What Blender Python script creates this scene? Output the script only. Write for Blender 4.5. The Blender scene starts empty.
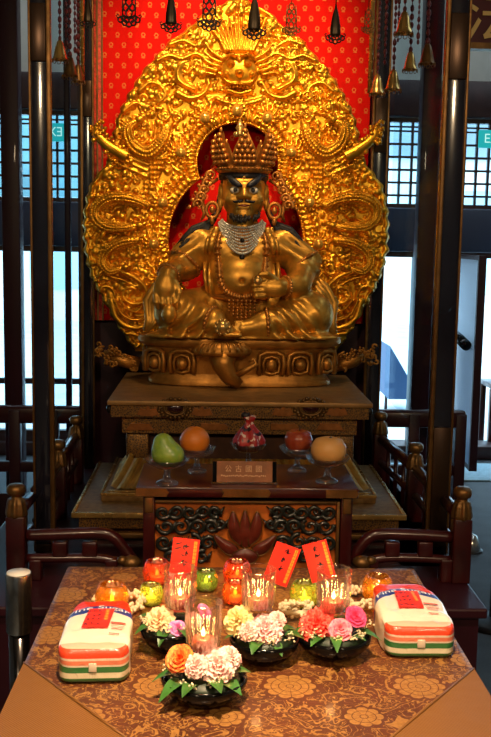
import bpy, math, random
import numpy as np
from mathutils import Vector, Matrix
random.seed(7); RS = np.random.RandomState(11)
PI = math.pi
scene = bpy.context.scene
COL = scene.collection
scene.view_settings.view_transform = 'Standard'
scene.view_settings.look = 'None'
scene.view_settings.gamma = 1.0
scene.view_settings.use_curve_mapping = False
scene.view_settings.exposure = 0.12
scene.cycles.use_denoising = True
scene.cycles.max_bounces = 10
scene.cycles.transparent_max_bounces = 24
scene.cycles.transmission_bounces = 10
scene.cycles.glossy_bounces = 4
scene.cycles.sample_clamp_indirect = 4.0
scene.cycles.caustics_refractive = False
scene.cycles.caustics_reflective = False

# ------------------------------------------------------------------ camera
FPX, IMW, IMH = 972.0, 491.0, 737.0
CAMZ = 1.58
def _axes(vx, vy, rho):
    y = np.array([(vx-IMW/2)/FPX, (IMH/2-vy)/FPX, -1.0]); y /= np.linalg.norm(y)
    z = np.array([0, 1.0, 0]); z -= y*z.dot(y); z /= np.linalg.norm(z)
    x = np.cross(y, z)
    c, s = math.cos(rho), math.sin(rho)
    return c*x-s*z, y, c*z+s*x
AX, AY, AZ = _axes(217.0, 240.0, 0.0125)      # world axes in camera space
M3 = np.array([AX, AY, AZ])                   # cam -> world
cam_data = bpy.data.cameras.new('camera')
cam_data.sensor_fit = 'VERTICAL'; cam_data.sensor_height = 36.0
cam_data.lens = FPX*36.0/IMH
cam_data.clip_start = 0.02; cam_data.clip_end = 200
cam = bpy.data.objects.new('camera', cam_data); COL.objects.link(cam)
mw = Matrix([[*M3[0], 0], [*M3[1], 0], [*M3[2], CAMZ], [0, 0, 0, 1]])
cam.matrix_world = mw
scene.camera = cam
def ray(px, py):
    return M3 @ np.array([(px-IMW/2)/FPX, (IMH/2-py)/FPX, -1.0])
def at(px, py, Y):                            # point seen at a pixel on the upright plane at depth Y
    d = ray(px, py); t = Y/d[1]
    return (d[0]*t, Y, CAMZ+d[2]*t)
def atz(px, py, Z):                           # point seen at a pixel on the level plane at height Z
    d = ray(px, py); t = (Z-CAMZ)/d[2]
    return (d[0]*t, d[1]*t, Z)
def atx(px, py, X):
    d = ray(px, py); t = X/d[0]
    return (X, d[1]*t, CAMZ+d[2]*t)

# ------------------------------------------------------------------ mesh builder
def vsub(a, b): return (a[0]-b[0], a[1]-b[1], a[2]-b[2])
ORG = {}
class MB:
    def __init__(s): s.v = []; s.f = []; s.mi = []
    def add(s, vs, fs, mi=0):
        n = len(s.v); s.v.extend([tuple(map(float, v)) for v in vs])
        s.f.extend([tuple(i+n for i in f) for f in fs]); s.mi.extend([mi]*len(fs)); return s
    def box(s, lo, hi, bev=0.0, mi=0, rot=0.0):
        x0, y0, z0 = lo; x1, y1, z1 = hi
        b = min(bev, .45*min(x1-x0, y1-y0, z1-z0))
        if b <= 0:
            vs = [(x, y, z) for x in (x0, x1) for y in (y0, y1) for z in (z0, z1)]
            fs = [(0,1,3,2),(4,6,7,5),(0,4,5,1),(2,3,7,6),(0,2,6,4),(1,5,7,3)]
        else:
            bm = __import__('bmesh').new()
            import bmesh
            vv = {}
            for ix in (0, 1):
                for iy in (0, 1):
                    for iz in (0, 1): vv[ix,iy,iz] = bm.verts.new(((x0,x1)[ix], (y0,y1)[iy], (z0,z1)[iz]))
            k = list(vv.values())
            for f in [(0,1,3,2),(4,6,7,5),(0,4,5,1),(2,3,7,6),(0,2,6,4),(1,5,7,3)]: bm.faces.new([k[i] for i in f])
            bmesh.ops.bevel(bm, geom=list(bm.edges), offset=b, segments=2, affect='EDGES', profile=.5)
            bm.verts.index_update(); vs = [tuple(v.co) for v in bm.verts]
            fs = [tuple(v.index for v in f.verts) for f in bm.faces]; bm.free()
        if rot:
            cx, cy = (x0+x1)/2, (y0+y1)/2; c, sn = math.cos(rot), math.sin(rot)
            vs = [(cx+(x-cx)*c-(y-cy)*sn, cy+(x-cx)*sn+(y-cy)*c, z) for x, y, z in vs]
        return s.add(vs, fs, mi)
    def lathe(s, prof, c, n=32, sx=1., sy=1., mi=0, fn=None, cap=True):
        vs = []; fs = []
        for r, z in prof:
            for i in range(n):
                a = 2*PI*i/n; rr = r*(fn(a, z) if fn else 1.0)
                vs.append((c[0]+rr*sx*math.cos(a), c[1]+rr*sy*math.sin(a), c[2]+z))
        m = len(prof)
        for j in range(m-1):
            for i in range(n):
                k = (i+1) % n; fs.append((j*n+i, j*n+k, (j+1)*n+k, (j+1)*n+i))
        if cap:
            if prof[0][0] > 1e-6: fs.append(tuple(reversed(range(n))))
            if prof[-1][0] > 1e-6: fs.append(tuple(range((m-1)*n, m*n)))
        return s.add(vs, fs, mi)
    def sphere(s, c, r, nu=16, nv=10, mi=0):
        if not hasattr(r, '__len__'): r = (r, r, r)
        vs = [(c[0], c[1], c[2]-r[2])]; fs = []
        for j in range(1, nv):
            t = -PI/2+PI*j/nv
            for i in range(nu):
                a = 2*PI*i/nu
                vs.append((c[0]+r[0]*math.cos(t)*math.cos(a), c[1]+r[1]*math.cos(t)*math.sin(a), c[2]+r[2]*math.sin(t)))
        vs.append((c[0], c[1], c[2]+r[2])); L = len(vs)-1
        for i in range(nu):
            k = (i+1) % nu
            fs.append((0, 1+k, 1+i)); fs.append((L, L-nu+i, L-nu+k))
            for j in range(nv-2):
                a = 1+j*nu; fs.append((a+i, a+k, a+nu+k, a+nu+i))
        return s.add(vs, fs, mi)
    def tube(s, pts, rad, n=8, mi=0, flat=None, cap=True):
        P = [Vector(p) for p in pts]; m = len(P)
        if not hasattr(rad, '__len__'): rad = [rad]*m
        vs = []; fs = []; up = None
        for i in range(m):
            t = (P[min(i+1, m-1)]-P[max(i-1, 0)])
            t = t.normalized() if t.length > 1e-9 else Vector((0, 0, 1))
            if up is None: up = Vector((0, -1, 0)) if abs(t.y) < .9 else Vector((0, 0, 1))
            up = (up - t*up.dot(t)); up = up.normalized() if up.length > 1e-6 else t.orthogonal().normalized()
            sd = t.cross(up)
            fl = flat if flat else 1.0
            for k in range(n):
                a = 2*PI*k/n; vs.append(tuple(P[i]+up*(rad[i]*fl*math.cos(a))+sd*(rad[i]*math.sin(a))))
        for i in range(m-1):
            for k in range(n):
                l = (k+1) % n; fs.append((i*n+k, i*n+l, (i+1)*n+l, (i+1)*n+k))
        if cap: fs.append(tuple(reversed(range(n)))); fs.append(tuple(range((m-1)*n, m*n)))
        return s.add(vs, fs, mi)
    def cyl(s, p0, p1, r0, r1=None, n=16, mi=0):
        return s.tube([p0, p1], [r0, r0 if r1 is None else r1], n, mi)
    def prism(s, poly, fn, mi=0):             # poly of 2-D points; fn(u, v, side) -> 3-D, side 0 front / 1 back
        n = len(poly); vs = [fn(u, v, 0) for u, v in poly]+[fn(u, v, 1) for u, v in poly]
        fs = [tuple(range(n)), tuple(reversed(range(n, 2*n)))]+[(i, i+n, (i+1) % n+n, (i+1) % n) for i in range(n)]
        return s.add(vs, fs, mi)
    def grid(s, nu, nv, fn, mi=0):
        vs = [fn(i/(nu-1), j/(nv-1)) for j in range(nv) for i in range(nu)]
        fs = [(j*nu+i, j*nu+i+1, (j+1)*nu+i+1, (j+1)*nu+i) for j in range(nv-1) for i in range(nu-1)]
        return s.add(vs, fs, mi)
    def xf(s, fn):
        s.v = [tuple(fn(*v)) for v in s.v]; return s
    def copy(s):
        o = MB(); o.v = list(s.v); o.f = list(s.f); o.mi = list(s.mi); return o
    def build(s, name, m, parent=None, smooth=True, loc=None, local=False, auto=None):
        return build_np(name, np.array(s.v, dtype=np.float64).reshape(-1, 3), s.f, m, parent, smooth, loc, local, s.mi, auto)
def build_np(name, V, F, m, parent=None, smooth=True, loc=None, local=False, mi=None, auto=None):
    org = np.zeros(3)
    if parent is not None and not local: org = np.array(ORG.get(parent, (0, 0, 0)), float)
    elif parent is None and loc is not None and not local: org = np.array(loc, float)
    me = bpy.data.meshes.new(name)
    if isinstance(F, np.ndarray):
        V = V-org; nf = len(F); k = F.shape[1]
        me.vertices.add(len(V)); me.vertices.foreach_set('co', V.astype(np.float32).ravel())
        me.loops.add(nf*k); me.loops.foreach_set('vertex_index', F.astype(np.int32).ravel())
        me.polygons.add(nf); me.polygons.foreach_set('loop_start', np.arange(0, nf*k, k, dtype=np.int32))
        me.update(calc_edges=True); me.validate()
    else:
        me.from_pydata((V-org).tolist(), [], F); me.update()
    ms = m if isinstance(m, (list, tuple)) else [m]
    for q in ms: me.materials.append(q)
    if mi is not None and len(ms) > 1: me.polygons.foreach_set('material_index', np.array(mi, dtype=np.int32))
    if smooth: me.polygons.foreach_set('use_smooth', np.ones(len(me.polygons), dtype=bool))
    if smooth and auto: 
        try: me.set_sharp_from_angle(angle=math.radians(auto))
        except Exception: pass
    o = bpy.data.objects.new(name, me); COL.objects.link(o)
    if parent is not None:
        o.parent = parent; ORG[o] = tuple(ORG.get(parent, (0, 0, 0)))
    elif loc is not None:
        o.location = loc; ORG[o] = tuple(loc)
    else: ORG[o] = (0, 0, 0)
    return o
def tag(o, label, cat, group=None, kind=None):
    o['label'] = label; o['category'] = cat
    if group: o['group'] = group
    if kind: o['kind'] = kind
    return o
def thing(name, label, cat, loc=(0, 0, 0), group=None, rotz=0):
    o = bpy.data.objects.new(name, None); COL.objects.link(o)
    o.empty_display_size = .05; o.location = loc; o.rotation_euler = (0, 0, rotz); ORG[o] = tuple(loc)
    return tag(o, label, cat, group)
def struct(o):
    o['kind'] = 'structure'; return o
def copy_tree(o, parent=None):
    c = o.copy(); COL.objects.link(c); c.parent = parent
    for ch in list(o.children): copy_tree(ch, c)
    return c
def spl(pts, n=8):                            # Catmull-Rom through points
    P = [np.array(p, float) for p in pts]; P = [2*P[0]-P[1]]+P+[2*P[-1]-P[-2]]; out = []
    for i in range(1, len(P)-2):
        a, b, c, d = P[i-1:i+3]
        for k in range(n):
            t = k/n; out.append(.5*((2*b)+(-a+c)*t+(2*a-5*b+4*c-d)*t*t+(-a+3*b-3*c+d)*t**3))
    out.append(P[-2]); return out
_tcache = {}
def text_geo(body, size=1.0):
    if body not in _tcache:
        c = bpy.data.curves.new('t', 'FONT'); c.body = body; c.align_x = 'CENTER'; c.align_y = 'CENTER'; c.resolution_u = 3
        o = bpy.data.objects.new('t', c); COL.objects.link(o)
        dg = bpy.context.evaluated_depsgraph_get()
        me = bpy.data.meshes.new_from_object(o.evaluated_get(dg))
        V = [tuple(v.co) for v in me.vertices]; F = [tuple(p.vertices) for p in me.polygons]
        bpy.data.objects.remove(o); bpy.data.curves.remove(c); bpy.data.meshes.remove(me)
        _tcache[body] = (V, F)
    V, F = _tcache[body]
    return [(x*size, y*size) for x, y, z in V], F
def add_text(mb, body, size, fn, mi=0):
    V, F = text_geo(body, size); mb.add([fn(x, y) for x, y in V], F, mi)
def ribbon(mb, pts, w, fn, mi=0):             # brush stroke; pts 2-D, w widths
    n = len(pts); vs = []
    if not hasattr(w, '__len__'): w = [w]*n
    for i in range(n):
        a = np.array(pts[max(i-1, 0)]); b = np.array(pts[min(i+1, n-1)]); t = b-a; t = t/(np.linalg.norm(t)+1e-9)
        nx = np.array([-t[1], t[0]])*w[i]/2; p = np.array(pts[i])
        vs += [fn(*(p+nx)), fn(*(p-nx))]
    mb.add(vs, [(2*i, 2*i+1, 2*i+3, 2*i+2) for i in range(n-1)], mi)
# ------------------------------------------------------------------ implicit surfaces
def surf_nets(f, o, h):
    nx, ny, nz = f.shape
    cs = [(i, j, k) for i in (0, 1) for j in (0, 1) for k in (0, 1)]
    C = [f[i:nx-1+i, j:ny-1+j, k:nz-1+k] for i, j, k in cs]
    ins = sum((c < 0).astype(np.int8) for c in C); act = (ins > 0) & (ins < 8)
    idx = -np.ones(act.shape, np.int64); pts = np.argwhere(act); idx[act] = np.arange(len(pts))
    vals = [c[act] for c in C]; acc = np.zeros((len(pts), 3)); cnt = np.zeros(len(pts))
    for a in range(8):
        for b in range(a+1, 8):
            if sum(abs(cs[a][q]-cs[b][q]) for q in range(3)) != 1: continue
            fa, fb = vals[a], vals[b]; m = (fa < 0) != (fb < 0)
            t = np.where(m, fa/np.where(m, fa-fb, 1), 0)
            p = np.array(cs[a])[None]+t[:, None]*(np.array(cs[b])-np.array(cs[a]))[None]
            acc[m] += p[m]; cnt[m] += 1
    V = (pts+acc/cnt[:, None])*h+np.array(o)
    Q = []
    for ax in range(3):
        s0 = [slice(1, n-1) for n in (nx, ny, nz)]; s1 = list(s0)
        s0[ax] = slice(0, (nx, ny, nz)[ax]-1); s1[ax] = slice(1, (nx, ny, nz)[ax])
        a, b = f[tuple(s0)] < 0, f[tuple(s1)] < 0; m = a != b
        e = np.argwhere(m); flip = a[m]; off = np.array([1, 1, 1]); off[ax] = 0; e = e+off
        u, v = [q for q in range(3) if q != ax]
        du = np.zeros(3, int); du[u] = 1; dv = np.zeros(3, int); dv[v] = 1
        g = lambda q: idx[q[:, 0], q[:, 1], q[:, 2]]
        q = np.stack([g(e-du-dv), g(e-dv), g(e), g(e-du)], 1)
        if ax == 1: flip = ~flip
        q[~flip] = q[~flip][:, ::-1]; Q.append(q)
    F = np.concatenate(Q); F = F[(F >= 0).all(1)]
    return V, F
class SDF:
    def __init__(s, lo, hi, h):
        s.lo = np.array(lo, float); s.h = h
        n = np.ceil((np.array(hi)-s.lo)/h).astype(int)+1
        ax = [(s.lo[i]+np.arange(n[i])*h).astype(np.float32) for i in range(3)]
        s.X, s.Y, s.Z = np.meshgrid(*ax, indexing='ij'); s.f = np.full(s.X.shape, 9.0, np.float32)
    def un(s, d, k=.02):
        if k <= 0: s.f = np.minimum(s.f, d)
        else:
            hh = np.clip(.5+.5*(s.f-d)/k, 0, 1); s.f = s.f*(1-hh)+d*hh-k*hh*(1-hh)
    def sub(s, d, k=.01):
        hh = np.clip(.5-.5*(s.f+d)/k, 0, 1); s.f = s.f*(1-hh)-d*hh+k*hh*(1-hh)
    def ell(s, c, r):
        x, y, z = (s.X-c[0])/r[0], (s.Y-c[1])/r[1], (s.Z-c[2])/r[2]
        k0 = np.sqrt(x*x+y*y+z*z); k1 = np.sqrt((x/r[0])**2+(y/r[1])**2+(z/r[2])**2)+1e-9
        return k0*(k0-1)/k1
    def cap(s, a, b, r0, r1=None):
        r1 = r0 if r1 is None else r1
        a = np.array(a, float); b = np.array(b, float); d = b-a; L = d.dot(d)
        t = np.clip(((s.X-a[0])*d[0]+(s.Y-a[1])*d[1]+(s.Z-a[2])*d[2])/L, 0, 1)
        return np.sqrt((s.X-a[0]-t*d[0])**2+(s.Y-a[1]-t*d[1])**2+(s.Z-a[2]-t*d[2])**2)-(r0+(r1-r0)*t)
    def mesh(s): return surf_nets(s.f, s.lo, s.h)

# ------------------------------------------------------------------ materials
def srgb(c):
    if isinstance(c, str):
        c = c.lstrip('#'); c = [int(c[i:i+2], 16)/255 for i in (0, 2, 4)]
    return tuple(x/12.92 if x <= .04045 else ((x+.055)/1.055)**2.4 for x in c)+(1.0,)
MATS = {}
class Nd:
    def __init__(s, name):
        s.m = bpy.data.materials.new(name); s.m.use_nodes = True; s.t = s.m.node_tree; s.n = s.t.nodes
        s.b = s.n['Principled BSDF']; s.out = s.n['Material Output']
    def new(s, ty, **kw):
        n = s.n.new(ty)
        for k, v in kw.items():
            if hasattr(n, k) and not k.startswith('i_'): setattr(n, k, v)
        return n
    def link(s, a, b): s.t.links.new(a, b)
    def coords(s, kind='Object'):
        return s.new('ShaderNodeTexCoord').outputs[kind]
    def noise(s, scale, detail=3, rough=.55, vec=None, dist=0):
        n = s.new('ShaderNodeTexNoise'); n.inputs['Scale'].default_value = scale; n.inputs['Detail'].default_value = detail
        n.inputs['Roughness'].default_value = rough; n.inputs['Distortion'].default_value = dist
        s.link(vec or s.coords(), n.inputs['Vector']); return n.outputs['Fac']
    def voro(s, scale, vec=None, feature='F1', out='Distance', rand=1.0):
        n = s.new('ShaderNodeTexVoronoi'); n.feature = feature; n.inputs['Scale'].default_value = scale
        n.inputs['Randomness'].default_value = rand
        s.link(vec or s.coords(), n.inputs['Vector']); return n.outputs[out]
    def ramp(s, fac, stops, interp='LINEAR'):
        r = s.new('ShaderNodeValToRGB'); r.color_ramp.interpolation = interp; e = r.color_ramp.elements
        while len(e) < len(stops): e.new(.5)
        for q, (p, c) in zip(e, stops):
            q.position = p; q.color = srgb(c) if (isinstance(c, str) or len(c) == 3) else c
        s.link(fac, r.inputs['Fac']); return r.outputs['Color']
    def math(s, op, a, b=None, c=None):
        n = s.new('ShaderNodeMath'); n.operation = op
        for i, x in enumerate((a, b, c)):
            if x is None: continue
            if isinstance(x, (int, float)): n.inputs[i].default_value = x
            else: s.link(x, n.inputs[i])
        return n.outputs[0]
    def mix(s, fac, a, b):
        n = s.new('ShaderNodeMix'); n.data_type = 'RGBA'
        for sock, x in ((n.inputs[0], fac), (n.inputs[6], a), (n.inputs[7], b)):
            if isinstance(x, (int, float)): sock.default_value = x
            elif isinstance(x, (str, tuple)): sock.default_value = srgb(x) if isinstance(x, str) else x
            else: s.link(x, sock)
        return n.outputs[2]
    def bump(s, hgt, strength=.3, dist=.01):
        n = s.new('ShaderNodeBump'); n.inputs['Strength'].default_value = strength; n.inputs['Distance'].default_value = dist
        s.link(hgt, n.inputs['Height']); s.link(n.outputs[0], s.b.inputs['Normal'])
    def sep(s, vec=None):
        n = s.new('ShaderNodeSeparateXYZ'); s.link(vec or s.coords(), n.inputs[0]); return n.outputs
    def set(s, **kw):
        for k, v in kw.items():
            key = {'col': 'Base Color', 'rough': 'Roughness', 'metal': 'Metallic', 'trans': 'Transmission Weight', 'ior': 'IOR', 'coat': 'Coat Weight',
                   'coatr': 'Coat Roughness', 'emit': 'Emission Strength', 'emc': 'Emission Color', 'sss': 'Subsurface Weight', 'alpha': 'Alpha', 'spec': 'Specular IOR Level',
                   'sheen': 'Sheen Weight'}[k]
            sk = s.b.inputs[key]
            if isinstance(v, (int, float)): sk.default_value = v
            elif isinstance(v, str): sk.default_value = srgb(v)
            elif isinstance(v, tuple): sk.default_value = v
            else: s.link(v, sk)
        return s
def simple(name, col, rough=.5, metal=0., var=.0, vscale=30, bump=0., bscale=80, **kw):
    q = Nd(name); q.set(rough=rough, metal=metal, **kw)
    if var > 0:
        c = srgb(col) if isinstance(col, str) else col
        lo = tuple(max(0, x*(1-var)) for x in c[:3])+(1,); hi = tuple(min(1, x*(1+var)) for x in c[:3])+(1,)
        q.set(col=q.ramp(q.noise(vscale, 4), [(.3, lo), (.7, hi)]))
    else: q.set(col=col)
    if bump > 0: q.bump(q.noise(bscale, 3), bump, .004)
    return q.m
# ------------------------------------------------------------------ material library
def gold(name, col=(.85, .43, .055, 1), rough=.32, bump=.25, bscale=220, var=.25, metal=.72):
    q = Nd(name); lo = tuple(x*(1-var) for x in col[:3])+(1,); hi = tuple(min(1, x*(1+var*.4)) for x in col[:3])+(1,)
    q.set(col=q.ramp(q.noise(18, 4), [(.3, lo), (.65, hi)]), metal=metal)
    q.set(rough=q.math('MULTIPLY_ADD', q.noise(40, 3), .25, rough-.12))
    if bump: q.bump(q.noise(bscale, 3), bump, .003)
    return q.m
M = {}
M['halo_gold'] = gold('gilded_relief', (.92, .43, .028, 1), .33, .25, 300, .35, .88)
M['statue_gold'] = gold('aged_gilt_bronze', (.68, .34, .05, 1), .38, .12, 160, .4)
M['crown_gold'] = gold('crown_gilt', (.55, .22, .04, 1), .38, .2, 200, .3)
M['base_gold'] = gold('dull_gilt_wood', (.46, .20, .035, 1), .42, .3, 90, .4)
M['slab_gold'] = gold('worn_gilt_top', (.36, .19, .06, 1), .45, .12, 60, .3, .45)
M['brass'] = gold('polished_brass', (.70, .42, .12, 1), .24, .05, 100, .2)
M['old_brass'] = gold('dark_brass', (.19, .095, .028, 1), .40, .2, 120, .4)
M['lacquer_red'] = simple('dark_red_lacquer', (.036, .0035, .004, 1), .30, 0, .35, 14, coat=.22, coatr=.10)
M['lacquer_maroon'] = simple('maroon_paint', (.026, .003, .008, 1), .45, 0, .2, 6, coat=.08, spec=.3)
M['post_dark'] = simple('dark_glossy_post', (.012, .012, .022, 1), .16, 0, .2, 9, coat=.8, coatr=.05)
M['dark_wood'] = simple('dark_timber', (.035, .012, .012, 1), .4, 0, .3, 12)
M['black_lacquer'] = simple('black_lacquer', (.003, .003, .003, 1), .10, 0, 0, spec=.22)
M['black_iron'] = simple('blackened_metal', (.012, .008, .006, 1), .42, .3, .3, 40)
M['steel'] = simple('brushed_steel', (.55, .52, .48, 1), .22, 1.0, .15, 60)
M['white_plastic'] = simple('white_plastic', (.75, .73, .68, 1), .4)
M['glass_clear'] = None
def thin_glass(name, tint=(1, 1, 1, 1), refl=.05):
    q = Nd(name); t = q.new('ShaderNodeBsdfTransparent'); t.inputs[0].default_value = tint
    g = q.new('ShaderNodeBsdfGlossy'); g.inputs['Roughness'].default_value = .02
    mx = q.new('ShaderNodeMixShader'); mx.inputs[0].default_value = refl
    q.link(t.outputs[0], mx.inputs[1]); q.link(g.outputs[0], mx.inputs[2]); q.link(mx.outputs[0], q.out.inputs['Surface'])
    return q.m
M['pane'] = thin_glass('window_glass', (.86, .94, .97, 1))
M['case_glass'] = thin_glass('cabinet_glass', (.86, .94, .97, 1), .03)
def cut_glass(name, tint, wt=.45, wd=.30, wg=.25, rough=.06):
    # thick faceted glass: see-through, scattering in the facets, sparkling at the edges
    q = Nd(name); t = q.new('ShaderNodeBsdfTransparent'); t.inputs[0].default_value = tint
    d = q.new('ShaderNodeBsdfTranslucent'); d.inputs[0].default_value = tint
    g = q.new('ShaderNodeBsdfGlossy'); g.inputs['Roughness'].default_value = rough
    lw = q.new('ShaderNodeLayerWeight'); lw.inputs['Blend'].default_value = .35
    m1 = q.new('ShaderNodeMixShader'); q.link(t.outputs[0], m1.inputs[1]); q.link(d.outputs[0], m1.inputs[2]); m1.inputs[0].default_value = wd
    m2 = q.new('ShaderNodeMixShader'); q.link(m1.outputs[0], m2.inputs[1]); q.link(g.outputs[0], m2.inputs[2])
    q.link(q.math('MULTIPLY_ADD', lw.outputs['Fresnel'], .55, wg*.4), m2.inputs[0]); q.link(m2.outputs[0], q.out.inputs['Surface']); return q.m
def solid_glass(name, tint, rough=.02, ior=1.45):
    q = Nd(name); q.set(col=tint, trans=1.0, rough=rough, ior=ior); return q.m
M['crystal'] = cut_glass('crystal_glass', (1, .97, .94, 1), wd=.02, wg=.05, rough=.04)
M['dish_glass'] = cut_glass('dish_glass', (.92, .90, .86, 1), wd=.05, wg=.12, rough=.06)
M['candle_red'] = simple('red_wax', (.75, .05, .03, 1), .35, sss=.0)
def flame_mat():
    q = Nd('candle_flame'); z = q.sep(q.coords('Generated'))[2]
    q.set(col=(0, 0, 0, 1), emc=q.ramp(z, [(0, (1, .35, .05, 1)), (.35, (1, .72, .28, 1)), (1, (1, .5, .1, 1))]), emit=13.0); return q.m
M['flame'] = flame_mat()
M['wick'] = simple('wick', (.02, .015, .01, 1), .8)

def cloth_red():
    q = Nd('red_figured_cloth'); v = q.sep(); x, z = v[0], v[2]
    # small gilt roundels in staggered rows
    sx, sz = .0555, .0850
    def cell(ox, oz):
        u = q.math('SUBTRACT', q.math('FRACT', q.math('ADD', q.math('DIVIDE', x, sx), ox)), .5)
        w = q.math('SUBTRACT', q.math('FRACT', q.math('ADD', q.math('DIVIDE', z, sz), oz)), .5)
        u = q.math('MULTIPLY', u, sx); w = q.math('MULTIPLY', w, sz)
        r = q.math('SQRT', q.math('ADD', q.math('MULTIPLY', u, u), q.math('MULTIPLY', w, w)))
        ring = q.math('LESS_THAN', q.math('ABSOLUTE', q.math('SUBTRACT', r, .0070)), .0026)
        w2 = q.math('ADD', w, .0112)
        tail = q.math('MULTIPLY', q.math('LESS_THAN', q.math('ABSOLUTE', w2), .0024), q.math('LESS_THAN', q.math('ABSOLUTE', u), .0075))
        return q.math('MAXIMUM', ring, tail)
    f = q.math('MAXIMUM', cell(0, 0), cell(.5, .5))
    base = q.ramp(q.noise(3, 3), [(.3, (.50, .004, .002, 1)), (.7, (.60, .006, .003, 1))])
    q.set(col=q.mix(q.math('MULTIPLY', f, .55), base, (.62, .20, .05, 1)), rough=.8, spec=.08)
    q.bump(q.noise(900, 2), .15, .001); return q.m
M['red_cloth'] = cloth_red()
M['cloth_border'] = simple('cloth_border', (.55, .045, .02, 1), .6, 0, .5, 90)

def carpet():
    q = Nd('grey_blue_carpet'); n = q.noise(7, 4); w = q.noise(260, 2)
    q.set(col=q.mix(.5, q.ramp(n, [(.3, (.035, .045, .055, 1)), (.7, (.075, .09, .105, 1))]), q.ramp(w, [(.3, (.03, .04, .05, 1)), (.7, (.09, .105, .12, 1))])), rough=.75)
    q.bump(w, .4, .004); return q.m
M['carpet'] = carpet()
M['plaster'] = simple('grey_plaster', (.50, .50, .45, 1), .7, 0, .15, 4)
M['ceiling_white'] = simple('grey_ceiling', (.25, .25, .24, 1), .8)
def lamp(name, col, s):
    q = Nd(name); q.set(col=(0, 0, 0, 1), emc=col, emit=s); return q.m

# ------------------------------------------------------------------ the hall
YB = 7.0
def B(lo, hi, bev=0., rot=0.): return MB().box(lo, hi, bev, 0, rot)
ROOM_X0, ROOM_X1, ROOM_Y0, ROOM_H = -4.2, 4.6, -3.0, 3.9
struct(B((ROOM_X0, ROOM_Y0, -.1), (ROOM_X1, YB+.3, 0)).build('floor', M['carpet'], smooth=False))
struct(B((ROOM_X0, ROOM_Y0, ROOM_H), (ROOM_X1, YB+.3, ROOM_H+.1)).build('ceiling', M['ceiling_white'], smooth=False))
struct(B((ROOM_X0-.1, ROOM_Y0, 0), (ROOM_X0, YB+.3, ROOM_H)).build('wall_left', M['plaster'], smooth=False))
struct(B((ROOM_X1, ROOM_Y0, 0), (ROOM_X1+.1, YB+.3, ROOM_H)).build('wall_right', M['plaster'], smooth=False))
struct(B((ROOM_X0, ROOM_Y0-.1, 0), (ROOM_X1, ROOM_Y0, ROOM_H)).build('wall_front', M['plaster'], smooth=False))
zt, zb, zd = at(240, 114, YB)[2], at(240, 205, YB)[2], at(240, 249, YB)[2]
struct(B((ROOM_X0, YB, zt), (ROOM_X1, YB+.2, ROOM_H)).build('wall_back', M['plaster'], smooth=False))
struct(B((ROOM_X0, YB-.06, zt), (ROOM_X1, YB-.002, zt+.25), .01).build('trim_1', M['dark_wood']))
struct(B((ROOM_X0, YB-.03, zd), (ROOM_X1, YB+.2, zb), .01).build('trim_2', simple('slate_beam', (.03, .045, .085, 1), .35)))
struct(B((ROOM_X0, YB-.02, 0.0), (ROOM_X1, YB+.22, .10), .01).build('trim_3', M['dark_wood']))
# bays of the window wall
bays = [-4.2, -2.62, -1.72, -.55, .72, 1.53, 2.95, 4.6]
for i, x in enumerate(bays[1:-1]):
    struct(B((x-.06, YB-.04, .10), (x+.06, YB+.18, zt), .008).build('trim_%d' % (i+4), M['lacquer_maroon']))
n = 0
for i in range(len(bays)-1):
    x0, x1 = bays[i]+.06, bays[i+1]-.06; n += 1
    win = MB(); win.box((x0, YB+.02, zb), (x0+.03, YB+.08, zt)); win.box((x1-.03, YB+.02, zb), (x1, YB+.08, zt))
    win.box((x0+.03, YB+.02, zb), (x1-.03, YB+.08, zb+.03)); win.box((x0+.03, YB+.02, zt-.03), (x1-.03, YB+.08, zt))
    k = max(2, round((x1-x0)/.088))
    for a in range(1, k): xx = x0+(x1-x0)*a/k; win.box((xx-.008, YB+.035, zb+.03), (xx+.008, YB+.065, zt-.03))
    for zz in np.arange(zb+.09, zt-.12, .09): win.box((x0+.03, YB+.04, zz-.008), (x1-.03, YB+.06, zz+.008))
    for zz in (zt-.09, zt-.06): win.box((x0+.03, YB+.04, zz-.006), (x1-.03, YB+.06, zz+.006))
    o = struct(win.build('window_%d' % n, M['dark_wood'], smooth=False))
    MB().box((x0+.03, YB+.047, zb+.03), (x1-.03, YB+.053, zt-.03)).build('pane', M['pane'], o, False)
# doorway leaves below: fixed glazed doors in most bays, one leaf standing open at the right
dn = 0
for i in range(len(bays)-1):
    x0, x1 = bays[i]+.06, bays[i+1]-.06; dn += 1
    fr = MB(); fr.box((x0, YB+.03, .10), (x0+.05, YB+.09, zd)); fr.box((x1-.05, YB+.03, .10), (x1, YB+.09, zd)); fr.box((x0+.05, YB+.03, zd-.04), (x1-.05, YB+.09, zd))
    if i not in (4, 5):
        fr.box((x0+.05, YB+.03, .10), (x1-.05, YB+.09, .18)); fr.box((x0+.05, YB+.04, .52), (x1-.05, YB+.08, .56))
    o = struct(fr.build('door_%d' % dn, M['dark_wood'], smooth=False))
    if i not in (4, 5): MB().box((x0+.05, YB+.055, .18), (x1-.05, YB+.062, zd-.04)).build('pane', M['pane'], o, False)
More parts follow.
